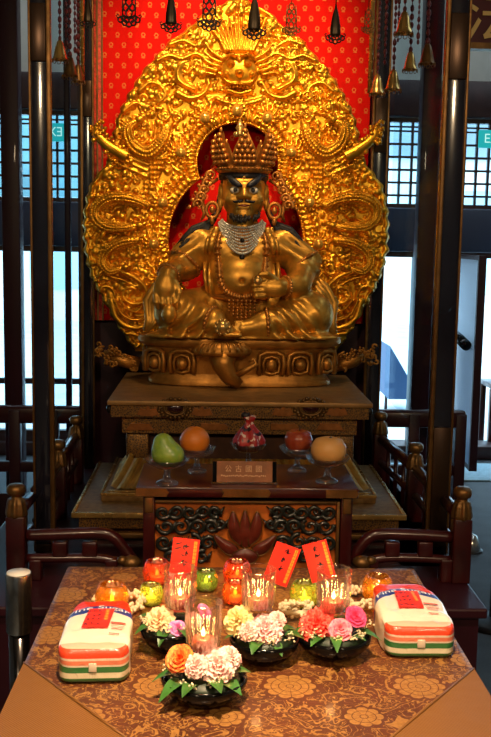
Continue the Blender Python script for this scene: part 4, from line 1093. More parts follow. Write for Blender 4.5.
pFR = post(437.5, 457.5, 3.05, 'tall dark gilt-edged post at the front right by the doorway', -1, [(zz(75, 3.05), zz(8, 3.05)), (zz(545, 3.05), zz(425, 3.05))])
pBL = post(83, 93.5, 4.275, 'thin dark post at the back left edge of the red cloth', -1, [(zz(120, 4.275), zz(84, 4.275))])
pBR = post(368, 382, 4.275, 'dark post at the back right edge of the red cloth', -1, [(zz(150, 4.275), zz(95, 4.275))])
for k, (xa, xb, Y, yb, lab) in enumerate([(80, 84.5, 4.2, 84, 'slim brass rod hanging before the back left post'), (369, 374, 4.2, 90, 'slim brass rod hanging before the back right post')]):
    X0, X1 = at(xa, 40, Y)[0], at(xb, 40, Y)[0]; q = MB(); q.cyl(((X0+X1)/2, Y, at(240, yb, Y)[2]), ((X0+X1)/2, Y, 3.32), (X1-X0)/2); o = q.build('hanging_rod', M['brass'], None, loc=((X0+X1)/2, Y, 3.3)); tag(o, lab, 'rod')
for k, (pa, pb, lab) in enumerate([(at(31, 300, 3.05)[0]-.004, -.655, 'clear glass side panel between the left posts'), (at(459, 300, 3.05)[0]+.004, .785, 'clear glass side panel between the right posts')]):
    A = np.array([pa+(.0), 3.05+.075]); Bq = np.array([pb, 4.42]); q = MB(); nn = np.array([.003, 0])
    q.add([(*(A-nn), .875), (*(A+nn), .875), (*(Bq+nn), .875), (*(Bq-nn), .875), (*(A-nn), 3.28), (*(A+nn), 3.28), (*(Bq+nn), 3.28), (*(Bq-nn), 3.28)], [(0,3,2,1),(4,5,6,7),(0,1,5,4),(1,2,6,5),(2,3,7,6),(3,0,4,7)])
    tag(q.build('case_glazing', M['case_glass'], None, False, loc=(pa, 3.5, .875)), lab, 'glass')
can = thing('shrine_canopy', 'dark canopy roof over the shrine just above the picture', 'canopy', (.09, 3.8, 3.30))
MB().box((-.75, 2.9, 3.33), (.95, 4.75, 3.42), .01).build('roof_board', M['dark_wood'], can)
MB().box((-.75, 2.9, 3.305), (.95, 2.96, 3.60), .01).build('fascia', M['lacquer_red'], can)
XC0, XC1 = at(94.5, 200, 4.345)[0], at(367, 200, 4.345)[0]
cl = thing('red_backdrop_cloth', 'bright red cloth with small gold roundels hanging behind the halo', 'cloth', ((XC0+XC1)/2, 4.345, 3.3))
xbd = at(103, 200, 4.345)[0]; ZCB = at(240, 322, 4.345)[2]
q = MB(); q.grid(120, 4, lambda u, v: (xbd+(XC1-xbd)*u, 4.345+.004*math.sin(u*38), ZCB+(3.30-ZCB)*v)); q.build('figured_panel', M['red_cloth'], cl)
q = MB(); q.box((XC0, 4.338, ZCB), (xbd, 4.3452, 3.30), .002); q.build('border_strip', M['cloth_border'], cl)
for x in (xbd-.004, XC0+.012): MB().box((x, 4.332, ZCB), (x+.006, 4.3375, 3.30)).build('border_cord', M['old_brass'], cl, False)
tag(B((XC0-.08, 4.40, PZ), (XC1+.08, 4.44, 3.30)).build('dark_filler_panel', M['lacquer_maroon'], None, False, loc=(XC0, 4.42, PZ)), 'dark maroon filler panel behind and below the red cloth', 'panel')  # panel added to fill the dark area below the cloth hem
# ------------------------------------------------------------------ hanging ornaments
def lace_pendant(xp, yb, Y, kind, label, mat=M['black_iron'], sc=1.0):
    c = at(xp, yb, Y); k = Y/FPX*sc
    o = thing('hanging_pendant', label, 'pendant', c, 'pendants hanging from the canopy'); q = MB()
    def P(x, y, d=0): return (c[0]+x*k, Y-d, c[2]+y*k)
    def loop(x, y, r, t=1.0, rz=1.0): q.tube([P(x+r*math.cos(a), y+rz*r*math.sin(a)) for a in np.linspace(0, 2*PI, 14)], t*k*.85, 5, cap=False)
    for x, y, r in [(0, 2.4, 2.4), (-4.2, 3.8, 2.3), (4.2, 3.8, 2.3), (-8.2, 6.6, 2.4), (8.2, 6.6, 2.4), (-2.2, 6, 2.2), (2.2, 6, 2.2), (-5.6, 8, 1.8), (5.6, 8, 1.8)]: loop(x, y, r)
    for s in (-1, 1): q.tube([P(s*10.5, 8), P(s*12, 10), P(s*10.6, 11.6), P(s*9.4, 10.4)], .6*k, 5); q.tube([P(s*1, 8), P(s*5, 11), P(s*9, 9)], .6*k, 5)
    q.build('lace_fringe', mat, o)
    if kind == 'lace':
        q = MB()
        for x, y, r, rz in [(0, 13, 3, 1.3), (-3, 18, 2.4, 1.4), (3, 18, 2.4, 1.4), (0, 23, 3, 1.4), (-2.8, 28, 2.2, 1.5), (2.8, 28, 2.2, 1.5), (0, 34, 3, 1.5)]: loop(x, y, r, 1.0, rz)
        for s in (-1, 1): q.tube([P(s*6, 10), P(s*6.2, 22), P(s*5.2, 36)], .65*k, 5)
        q.build('lace_body', mat, o); top = 36
    else:
        q = MB(); q.lathe([(5.2*k, 9*k), (6.0*k, 11*k), (5.6*k, 20*k), (3.6*k, 32*k), (1.2*k, 40*k), (.8*k, 43*k)], c, 16, 1, .55); q.build('leaf_bell', simple('dark_bronze', (.05, .035, .02, 1), .35, .7) if 'dark_bronze' not in bpy.data.materials else bpy.data.materials['dark_bronze'], o); top = 42
    MB().tube([P(0, top), (c[0], Y, 3.335)], .7*k, 6).build('cord', mat, o)
for xp, yb, kind, lab, mt, s_ in [(88, 29, 'bell', 'dark bell pendant at the left end beside the brass rod', None, .7), (129, 27, 'lace', 'black openwork pendant over the red cloth at the upper left', None, 1), (171, 33, 'bell', 'dark leaf-shaped pendant left of the halo crest', None, .9), (209, 31, 'lace', 'black openwork pendant in front of the halo, just left of its crest', None, 1), (254, 40, 'bell', 'dark leaf-shaped pendant in front of the halo crest', None, 1), (291, 36, 'lace', 'dull gold openwork pendant hanging right of the halo crest', 1, .8), (335, 44, 'bell', 'dark leaf-shaped pendant over the red cloth at the upper right', None, .85), (368, 34, 'lace', 'faint openwork pendant beside the right brass rod', 1, .6)]:
    lace_pendant(xp, yb, 3.42, kind, lab, M['old_brass'] if mt else M['black_iron'], s_)
bead_red = simple('red_beads', (.10, .008, .014, 1), .35)
def bell(xp, yb, Y, hpx, label, up=40, openwork=False):
    c = at(xp, yb, Y); k = Y/FPX; o = thing('hanging_bell', label, 'bell', c, 'gilt bells on bead strings')
    q = MB(); h_ = hpx*k
    q.lathe([(.40*h_, 0), (.36*h_, .06*h_), (.30*h_, .3*h_), (.24*h_, .6*h_), (.15*h_, .88*h_), (.05*h_, 1.0*h_), (.0, 1.02*h_)], c, 20, cap=False)
    q.build('bell_body', M['brass'] if not openwork else M['old_brass'], o)
    q = MB()
    for i in range(10): a = 2*PI*i/10; q.tube([(c[0]+(.40*h_+.0)*math.cos(a)+.09*h_*math.cos(b)*-math.sin(a), c[1]+.40*h_*math.sin(a)+.09*h_*math.cos(b)*math.cos(a), c[2]-.05*h_+.09*h_*math.sin(b)) for b in np.linspace(0, 2*PI, 10)], .02*h_, 5, cap=False)
    q.build('lace_fringe', M['old_brass'], o)
    q = MB(); z = c[2]+1.05*h_; r_ = np.random.RandomState(int(xp)); 
    while z < 3.32:
        rad = .006+.005*r_.rand(); q.sphere((c[0], c[1], z), (rad*.8, rad*.8, rad*1.3), 7, 5); z += rad*2.9
    q.cyl((c[0], c[1], c[2]+h_), (c[0], c[1], 3.335), .0016, None, 5); q.build('bead_string', bead_red, o)
for xp, yb, Y, h_, lab, ow in [(377, 94, 4.1, 19, 'small gilt bell hanging lowest beside the red cloth at the right', 0), (393, 90, 3.9, 20, 'gilt bell second in the right row, near the glass', 0), (410, 70, 3.7, 18, 'gilt bell in the middle of the right row, with bright rim', 0), (404, 34, 3.55, 22, 'gilt bell hanging highest between the right posts', 0), (427, 64, 3.45, 20, 'dark openwork bell in front of the right maroon column', 1),
                              (60, 60, 3.5, 19, 'openwork gilt bell hanging nearest the left front post', 0), (70, 76, 3.8, 19, 'openwork gilt bell in the middle of the left bead strings', 1), (78, 82, 4.1, 17, 'openwork gilt bell next to the left brass rod', 1)]: bell(xp, yb, Y, h_, lab, 40, ow)
for i, (xp, Y, yb) in enumerate([(385, 3.9, 62), (398, 3.75, 40), (418, 3.6, 42), (66, 3.7, 48), (75, 4.0, 50)]):
    c = at(xp, yb, Y); o = None; q = MB(); z = c[2]; r_ = np.random.RandomState(40+i)
    while z < 3.32:
        rad = .005+.005*r_.rand(); q.sphere((c[0], c[1], z), (rad*.8, rad*.8, rad*1.4), 7, 5); z += rad*3.1
    q.cyl((c[0], c[1], c[2]), (c[0], c[1], 3.335), .0016, None, 5)
    tag(q.build('bead_string', bead_red, None, loc=c), ['thin red bead string between the two lower right bells', 'thin red bead string beside the highest right bell', 'thin red bead string before the right maroon column', 'thin red bead string between the left bells', 'thin red bead string close to the left brass rod'][i], 'bead string', 'red bead strings')
for side, cx_, lab in ((-1, 54, 'gilt cross bars edging the left glass'),): pass
# ------------------------------------------------------------------ carved offering box
YF = 2.75; ZB = at(247, 488, YF)[2]
bx0, bx1 = at(136, 490, YF)[0], at(359, 490, YF)[0]; YBK = 3.06
box = thing('altar_box', 'dark red lacquered altar chest with carved black scroll front', 'chest', ((bx0+bx1)/2, 2.9, PZ))
zl = at(247, 498, YF)[2]
MB().box((bx0, YF, zl), (bx1, YBK, ZB), .004).build('top_board', M['lacquer_red'], box, auto=30)
c0, c1 = at(143, 530, YF+.02)[0], at(352, 530, YF+.02)[0]
for x in (c0, c1-.034):
    MB().box((x, YF+.02, PZ), (x+.034, YF+.055, zl), .003).build('corner_post', M['lacquer_red'], box)
    MB().box((x+.005, YF+.013, zl-.05), (x+.029, YF+.0198, zl-.004), .002).build('brass_fitting', M['old_brass'], box)
MB().box((c0+.01, YF+.06, PZ), (c1-.01, YBK-.01, zl)).build('carcass', M['lacquer_red'], box, False)
for xa, xb in ((136, 169), (222, 271), (326, 359)):
    X0, X1 = at(xa, 492, YF)[0], at(xb, 492, YF)[0]; MB().prism([(X0, zl+.003), (X1-.008, zl+.003), (X1, (zl+ZB)/2), (X1-.008, ZB-.003), (X0, ZB-.003), (X0+(.006 if xa == 222 else 0), (zl+ZB)/2)], lambda u, v, s: (u, YF-.004+.0035*s, v)).build('brass_fitting', M['old_brass'], box, False)
px0, px1 = at(155, 530, YF+.03)[0], at(336, 530, YF+.03)[0]; pz1 = at(247, 504, YF+.03)[2]; pz0 = PZ+.02
MB().box((px0, YF+.040, pz0), (px1, YF+.050, pz1)).build('backing_panel', simple('amber_panel', (.48, .12, .014, 1), .45, 0, .4, 12), box, False)
q = MB()
for lo, hi in [((px0-.010, YF+.026, pz0), (px0, YF+.05, pz1+.01)), ((px1, YF+.026, pz0), (px1+.010, YF+.05, pz1+.01)), ((px0, YF+.026, pz1), (px1, YF+.05, pz1+.010))]: q.box(lo, hi, .002)
q.build('panel_moulding', M['old_brass'], box)
M['black_carving'] = simple('black_green_carving', (.010, .012, .010, 1), .3, 0, 0, coat=.4); scr = [MB(), MB()]; cxm = (px0+px1)/2; KB = (YF+.03)/FPX
def bp(x, y, h): p = at(x, y, YF+.036); return (p[0], YF+.036-h, p[2])
# openwork scrolls, mirrored about the lotus
SC = [(163, 512, 6, .4, 1), (176, 511, 6.5, 2.4, -1), (190, 512, 6, .2, 1), (203, 510, 5.5, 2.8, -1), (215, 511, 5.5, 1, 1), (166, 526, 7, 3.4, -1), (181, 526, 7.5, 5.2, 1), (197, 525, 6.5, 1.4, -1), (211, 526, 6, 3.9, 1), (164, 542, 6.5, .9, 1), (178, 542, 7, 2.7, -1), (193, 541, 7, 4.5, 1), (208, 542, 6.5, .4, -1), (220, 523, 5, 4.0, -1), (170, 556, 6, 1.1, -1), (186, 556, 6, 3.0, 1), (202, 556, 6, 5.2, -1)]
for x, y, R, a0, d in SC:
    for mrr in (0, 1):
        q = scr[mrr]; pts = []
        for i in range(26):
            t = i/25; rr_ = R*(1-t)**.75+.6; a = a0+d*t*8.0; X = x+rr_*1.12*math.cos(a); Yp = y+rr_*math.sin(a)
            if mrr: X = 491-X
            pts.append(bp(X, Yp, .004+.006*math.sin(PI*t)))
        q.tube(pts, [KB*(2.7-1.2*i/25) for i in range(26)], 6)
        e = pts[-1]; q.sphere(e, KB*1.8, 8, 6)
        X = (x+R) if not mrr else 491-(x+R); q.tube([bp(X, y+R*.8, .002), bp(X+1, y-R*.2, .010), bp(X+(4 if not mrr else -4), y-R*.9, .003)], [KB*2.2, KB*1.8, KB*.4], 6)
for q in scr: q.build('carved_scrolls', M['black_carving'], box)
petm = simple('red_brown_petal', (.11, .016, .008, 1), .35, 0, .3, 40)
PT = [[(245, 548), (236, 537), (240, 522), (245, 509), (250, 522), (254, 537)], [(241, 545), (231, 536), (228, 522), (233, 510), (239, 522), (242, 535)], [(249, 545), (259, 536), (262, 522), (257, 510), (251, 522), (248, 535)],
      [(240, 552), (228, 553), (219, 545), (214, 533), (226, 538), (236, 544)], [(250, 552), (262, 553), (271, 545), (276, 533), (264, 538), (254, 544)], [(245, 562), (236, 560), (232, 553), (238, 548), (245, 546), (252, 548), (258, 553), (254, 560)]]
for k, P in enumerate(PT):
    poly = [tuple(p) for p in spl(P+[P[0]], 5)][:-1]; h0 = .010+.002*k
    q = MB(); cxp = np.mean([p[0] for p in poly]); cyp = np.mean([p[1] for p in poly]); n = len(poly)
    vs = [bp(x, y, h0) for x, y in poly]+[bp(cxp+(x-cxp)*.55, cyp+(y-cyp)*.55, h0+.008) for x, y in poly]+[bp(cxp, cyp, h0+.010)]
    q.add(vs, [(i, (i+1) % n, n+(i+1) % n, n+i) for i in range(n)]+[(n+i, n+(i+1) % n, 2*n) for i in range(n)])
    e = q.build('lotus_petal', petm, box)
    q = MB(); q.tube([bp(x, y, h0+.002) for x, y in poly]+[bp(*poly[0], h0+.002)], KB*.55, 5); q.build('gilt_outline', M['old_brass'], e)
# ------------------------------------------------------------------ dishes and offerings on the box
def dish(xp, yp, w, label):
    c = atz(xp, yp, ZB+.0005); o = thing('glass_dish', label, 'dish', c, 'footed glass dishes'); r = w/2
    q = MB(); q.lathe([(.0, .004), (r*.50, .003), (r*.52, .0), (r*.50, .007), (r*.18, .016), (r*.12, .034), (r*.14, .046), (0, .048)], c, 28, cap=False); q.build('foot', M['dish_glass'], o)
    q = MB(); q.lathe([(0, .048), (r*.5, .050), (r*.85, .062), (r, .074), (r*1.02, .078), (r*.98, .078), (r*.82, .067), (r*.48, .055), (0, .054)], c, 40, cap=False, fn=lambda a, z: 1+.012*math.cos(a*20)*(1 if z > .06 else 0)); q.build('bowl', M['dish_glass'], o)
    return c
DL = 'footed glass dish holding the '
d1 = dish(167, 484, .128, DL+'green pear'); d2 = dish(197, 472, .112, DL+'orange'); d3 = dish(248, 467, .112, DL+'wrapped sweets'); d4 = dish(297, 471, .112, DL+'red apple'); d5 = dish(327, 482, .128, DL+'pale yellow melon')
def skin(name, a, b, sc, rough=.4, bs=120, bump=.15):
    q = Nd(name); q.set(col=q.ramp(q.noise(sc, 5), [(.3, a), (.7, b)]), rough=rough, coat=.15); q.bump(q.noise(bs, 3), bump, .003); return q.m
q = SDF((-.055, -.055, -.01), (.055, .055, .125), .003); q.un(q.ell((0, 0, .042), (.044, .044, .042)), 0); q.un(q.ell((-.010, 0, .085), (.026, .026, .028)), .03); q.un(q.ell((.02, -.01, .038), (.030, .034, .034)), .02)
V, F = q.mesh(); V[:, 2] *= .86; c = (d1[0]-.002, d1[1], d1[2]+.0545)
o = build_np('pear', V+np.array(c), F, skin('green_pear_skin', (.10, .22, .02, 1), (.26, .36, .045, 1), 40), None, loc=c); tag(o, 'lumpy green pear on the leftmost glass dish', 'fruit')
MB().tube([(c[0]-.010, c[1], c[2]+.094), (c[0]-.012, c[1], c[2]+.103)], [.003, .002], 6).build('stem', M['dark_wood'], o)
c = (d2[0]-.008, d2[1], d2[2]+.0545); q = MB(); q.lathe([(.046*math.sin(t)*(1-.06*(t < .3)), .0445-.0445*math.cos(t)) for t in np.linspace(0.001, PI-.001, 24)], c, 32, cap=False)
o = q.build('orange', skin('orange_peel', (.62, .16, .010, 1), (.72, .22, .015, 1), 8, .42, 700, .25), None, loc=c); tag(o, 'round orange on the glass dish behind the pear', 'fruit')
MB().sphere((c[0], c[1], c[2]+.0885), (.005, .005, .002), 8, 5).build('navel', M['dark_wood'], o)
c = (d4[0]+.002, d4[1], d4[2]+.0545); q = MB(); q.lathe([(0.0, .006), (.014, .001), (.028, .008), (.041, .028), (.044, .048), (.038, .068), (.022, .076), (.010, .072), (0, .066)], c, 32, cap=False, fn=lambda a, z: 1+.02*math.cos(5*a)*(1 if z < .02 else .4))
o = q.build('apple', skin('red_apple_skin', (.22, .012, .010, 1), (.38, .09, .03, 1), 25, .28, 60, .03), None, loc=c); tag(o, 'red apple on the glass dish beside the melon', 'fruit')
MB().tube([(c[0], c[1], c[2]+.066), (c[0]+.004, c[1], c[2]+.086)], [.0018, .0022], 6).build('stem', M['dark_wood'], o)
c = (d5[0]+.002, d5[1], d5[2]+.0545); q = MB(); q.lathe([(0, .0), (.022, .002), (.044, .014), (.053, .036), (.052, .056), (.040, .075), (.018, .082), (0, .081)], c, 36, cap=False)
o = q.build('melon', skin('pale_melon_skin', (.55, .28, .075, 1), (.62, .33, .10, 1), 12, .5, 300, .12), None, loc=c); tag(o, 'pale yellow round melon on the rightmost glass dish', 'fruit')
MB().sphere((c[0]+.005, c[1]-.004, c[2]+.0815), (.005, .005, .003), 8, 5).build('stem_scar', M['dark_wood'], o)
# sweets wrapped in printed paper
c = (d3[0]+.002, d3[1], d3[2]+.0545); o = thing('sweet_parcel', 'brown sweets under red and white printed wrap with black knot, on the middle glass dish', 'sweets', c)
q = MB()
for k in range(9): a = 2*PI*k/9; q.box((c[0]+.024*math.cos(a)-.013, c[1]+.024*math.sin(a)-.012, c[2]), (c[0]+.024*math.cos(a)+.013, c[1]+.024*math.sin(a)+.012, c[2]+.022+.006*(k % 3)), .005, 0, a)
q.build('sweets', simple('caramel_wrap', (.20, .07, .025, 1), .25, 0, .4, 60, coat=.4), o)
def printm():
    q = Nd('printed_red_wrap'); q.set(col=q.ramp(q.voro(95, out='Color'), [(.25, (.35, .02, .02, 1)), (.45, (.75, .55, .48, 1)), (.55, (.45, .03, .03, 1)), (.8, (.03, .01, .02, 1))], 'CONSTANT'), rough=.35); return q.m
q = MB(); q.lathe([(.045, .018), (.046, .028), (.036, .045), (.020, .062), (.011, .074), (.013, .078), (.020, .090), (.016, .092), (.004, .080)], c, 40, cap=False, fn=lambda a, z: 1+.14*math.cos(6*a+z*30)); q.v = [(x, y, c[2]+(z-c[2])*1.2) for x, y, z in q.v]; q.build('printed_wrap', printm(), o)
MB().sphere((c[0]-.012, c[1]-.004, c[2]+.113), (.014, .012, .011), 12, 8).build('black_knot', hairm, o)
# name plate in an acrylic stand
n0 = atz(212.5, 484, ZB+.0005); n1 = atz(276.5, 485, ZB+.0005); Yn = (n0[1]+n1[1])/2; zt_ = at(245, 461.5, Yn+.01)[2]
o = thing('name_plate', 'brown name plate with pale characters standing on the altar chest', 'name plate', ((n0[0]+n1[0])/2, Yn, ZB))
MB().box((n0[0]-.002, Yn, ZB+.0005), (n1[0]+.002, Yn+.03, ZB+.006), .002).build('stand', M['dish_glass'], o)
h_ = zt_-ZB-.008
def npt(x, y, d=0): return (n0[0]+x, Yn+.004+.012*(y/h_)-d, ZB+.007+y)
wn = n1[0]-n0[0]
q = MB(); q.add([npt(a, b, e) for a in (0, wn) for b in (0, h_) for e in (0, -.004)], [(0,2,3,1),(4,5,7,6),(0,1,5,4),(2,6,7,3),(0,4,6,2),(1,3,7,5)]); q.build('plate', simple('bronze_plate', (.20, .075, .03, 1), .4, .3, .25, 25), o, False)
for a in (0, wn-.012): MB().add([npt(a+u, b, e) for u in (0, .012) for b in (0, h_) for e in (.0035, .0005)], [(0,2,3,1),(4,5,7,6),(0,1,5,4),(2,6,7,3),(0,4,6,2),(1,3,7,5)]).build('end_strip', M['black_lacquer'], o, False)
q = MB()
for i, ch in enumerate('公古國國'): add_text(q, ch, .021, lambda x, y: npt(wn*.5-.048+.030*i+x, h_*.62+y, .0008))
r_ = np.random.RandomState(8); x = .025
while x < wn-.03:
    w_ = r_.uniform(.002, .0045); ribbon(q, [(x, h_*.30), (x+w_*.5, h_*.30+r_.uniform(-.002, .002)), (x+w_, h_*.30)], .004, lambda a, b: npt(a, b, .0008)); x += w_+.0022
q.build('inscription', simple('pale_lettering', (.52, .30, .16, 1), .4), o, False)
# ------------------------------------------------------------------ front table and brocade
ZT_ = .75
tl, tr = atz(68, 567, ZT_), atz(412, 566, ZT_)
TX0, TX1, TY1, TY0 = tl[0], tr[0], tl[1]+.004, 1.44
tb = thing('offering_table', 'low offering table hidden under the brown brocade cloth', 'table', ((TX0+TX1)/2, 1.95, 0))
MB().box((TX0+.012, TY0+.012, ZT_-.05), (TX1-.012, TY1-.012, ZT_-.010), .004).build('tabletop', M['dark_wood'], tb)
for sx in (0, 1):
    for sy in (0, 1):
        x, y = (TX0+.05, TX1-.09)[sx], (TY0+.05, TY1-.09)[sy]; MB().box((x, y, 0), (x+.04, y+.04, ZT_-.05), .004).build('leg', M['dark_wood'], tb)
def brocade():
    q = Nd('brown_gold_brocade'); v = q.sep(); x, y = v[0], v[1]
    nz = q.noise(15, 2, .5, dist=1.2); ln = q.math('ABSOLUTE', q.math('SUBTRACT', q.math('FRACT', q.math('MULTIPLY', nz, 6.0)), .5))
    scroll = q.math('LESS_THAN', ln, .10)
    nz2 = q.noise(30, 2, .5, dist=1.6); ln2 = q.math('ABSOLUTE', q.math('SUBTRACT', q.math('FRACT', q.math('MULTIPLY', nz2, 5.0)), .5)); scroll = q.math('MAXIMUM', scroll, q.math('LESS_THAN', ln2, .075))
    def med(sx, sy, ox, oy, R, pet):
        u = q.math('MULTIPLY', q.math('SUBTRACT', q.math('FRACT', q.math('ADD', q.math('DIVIDE', x, sx), ox)), .5), sx)
        w = q.math('MULTIPLY', q.math('SUBTRACT', q.math('FRACT', q.math('ADD', q.math('DIVIDE', y, sy), oy)), .5), sy)
        r = q.math('SQRT', q.math('ADD', q.math('MULTIPLY', u, u), q.math('MULTIPLY', w, w))); a = q.math('ARCTAN2', w, u)
        rr = q.math('MULTIPLY_ADD', q.math('ABSOLUTE', q.math('COSINE', q.math('MULTIPLY', a, pet))), .20*R, .85*R)
        ins = q.math('LESS_THAN', r, rr)
        ribs = q.math('GREATER_THAN', q.math('ABSOLUTE', q.math('COSINE', q.math('MULTIPLY', a, pet))), .10)
        rings = q.math('GREATER_THAN', q.math('ABSOLUTE', q.math('SUBTRACT', q.math('FRACT', q.math('MULTIPLY', r, 70)), .5)), .06)
        halo_ = q.math('LESS_THAN', r, q.math('MULTIPLY', rr, 1.18))
        return ins, q.math('MULTIPLY', ins, q.math('MULTIPLY', ribs, rings)), halo_
    i1, f1, h1 = med(.245, .235, .20, .43, .048, 5); i2, f2, h2 = med(.245, .235, .70, .93, .034, 4)
    hh = q.math('MAXIMUM', h1, h2); ff = q.math('MAXIMUM', f1, f2)
    fig = q.math('MAXIMUM', q.math('MULTIPLY', scroll, q.math('SUBTRACT', 1.0, hh)), ff)
    gr = q.ramp(q.noise(5, 3), [(.3, (.055, .012, .002, 1)), (.7, (.100, .023, .004, 1))])
    gl = q.ramp(q.noise(120, 2), [(.3, (.25, .105, .020, 1)), (.7, (.40, .20, .045, 1))])
    q.set(col=q.mix(q.math('MULTIPLY', fig, .75), gr, gl), rough=.55, coat=.16, coatr=.14)
    q.bump(q.math('ADD', q.math('MULTIPLY', q.noise(9, 3, dist=.6), .8), q.math('MULTIPLY', q.noise(300, 2), .05)), .35, .012); return q.m
def ribcloth():
    q = Nd('ribbed_ochre_cloth'); w = q.new('ShaderNodeTexWave'); w.inputs['Scale'].default_value = 105; w.inputs['Distortion'].default_value = 1.5; w.bands_direction = 'DIAGONAL'; q.link(q.coords(), w.inputs['Vector'])
    q.set(col=q.ramp(w.outputs['Fac'], [(.3, (.125, .046, .007, 1)), (.7, (.22, .092, .016, 1))]), rough=.55, coat=.2, coatr=.13)
    q.bump(q.noise(8, 3), .3, .012); return q.m
M['brocade'] = brocade(); M['ribcloth'] = ribcloth()
def tabletop_z(x, y): return ZT_+.0012*math.sin(x*31+y*17)*math.sin(y*23)*0
clo = MB(); NX, NY = 60, 70
def cloth_pt(u, v):                             # u,v in [-.35,1.35]; outside 0..1 hangs down
    x = TX0+(TX1-TX0)*min(1, max(0, u)); y = TY0+(TY1-TY0)*min(1, max(0, v)); drop = max(0, -u, u-1)*1.6+max(0, -v, v-1)*1.6
    ox = (.006*min(1, drop*30)+.012*math.sin(v*40)*min(1, drop*2))*(1 if u > 1 else -1 if u < 0 else 0); oy = (.006*min(1, drop*30)+.012*math.sin(u*40)*min(1, drop*2))*(1 if v > 1 else -1 if v < 0 else 0)
    return (x+ox, y+oy, ZT_-drop if drop > 0 else ZT_)
us = sorted(set([-.36, -.3, -.2, -.1, -.03, -.005]+list(np.linspace(0, 1, NX))+[1.005, 1.03, 1.1, 1.2, 1.3, 1.36]))
clo.add([cloth_pt(u, v) for v in us for u in us], [(j*len(us)+i, j*len(us)+i+1, (j+1)*len(us)+i+1, (j+1)*len(us)+i) for j in range(len(us)-1) for i in range(len(us)-1)
        if not ((us[i] < 0 or us[i+1] > 1) and (us[j] < 0 or us[j+1] > 1) and False)])
cloth = tag(clo.build('brocade_tablecloth', M['brocade'], None, loc=((TX0+TX1)/2, 1.95, ZT_)), 'brown and gold brocade tablecloth under a clear cover on the front table', 'tablecloth')
a, b = atz(21, 664, ZT_), atz(118, 735, ZT_); c_, d_ = atz(474, 670, ZT_), atz(388, 742, ZT_)
def flap(P, name):
    q = MB(); n = len(P); q.add([(x, y, ZT_+.0008) for x, y in P]+[(x, y, ZT_+.0032) for x, y in P], [tuple(range(n, 2*n)), tuple(reversed(range(n)))]+[(i, (i+1) % n, n+(i+1) % n, n+i) for i in range(n)]); q.build(name, M['ribcloth'], cloth, False)
sl_ = (b[1]-a[1])/(b[0]-a[0]); xf = a[0]+(TY0-a[1])/sl_
flap([(TX0, a[1]), (TX0, TY0), (xf, TY0), (b[0], b[1])], 'plain_corner')
sr_ = (d_[1]-c_[1])/(d_[0]-c_[0]); xg = c_[0]+(TY0-c_[1])/sr_
flap([(TX1, c_[1]), (d_[0], d_[1]), (xg, TY0), (TX1, TY0)], 'plain_corner')
for (p, e) in ((( TX0, a[1]), (xf, TY0)), ((TX1, c_[1]), (xg, TY0))):
    MB().tube([(p[0], p[1], ZT_+.003), ((p[0]+e[0])/2, (p[1]+e[1])/2, ZT_+.0045), (e[0], e[1], ZT_+.003)], [.0025, .0035, .0025], 6, flat=.8).build('crease_ridge', M['ribcloth'], cloth)
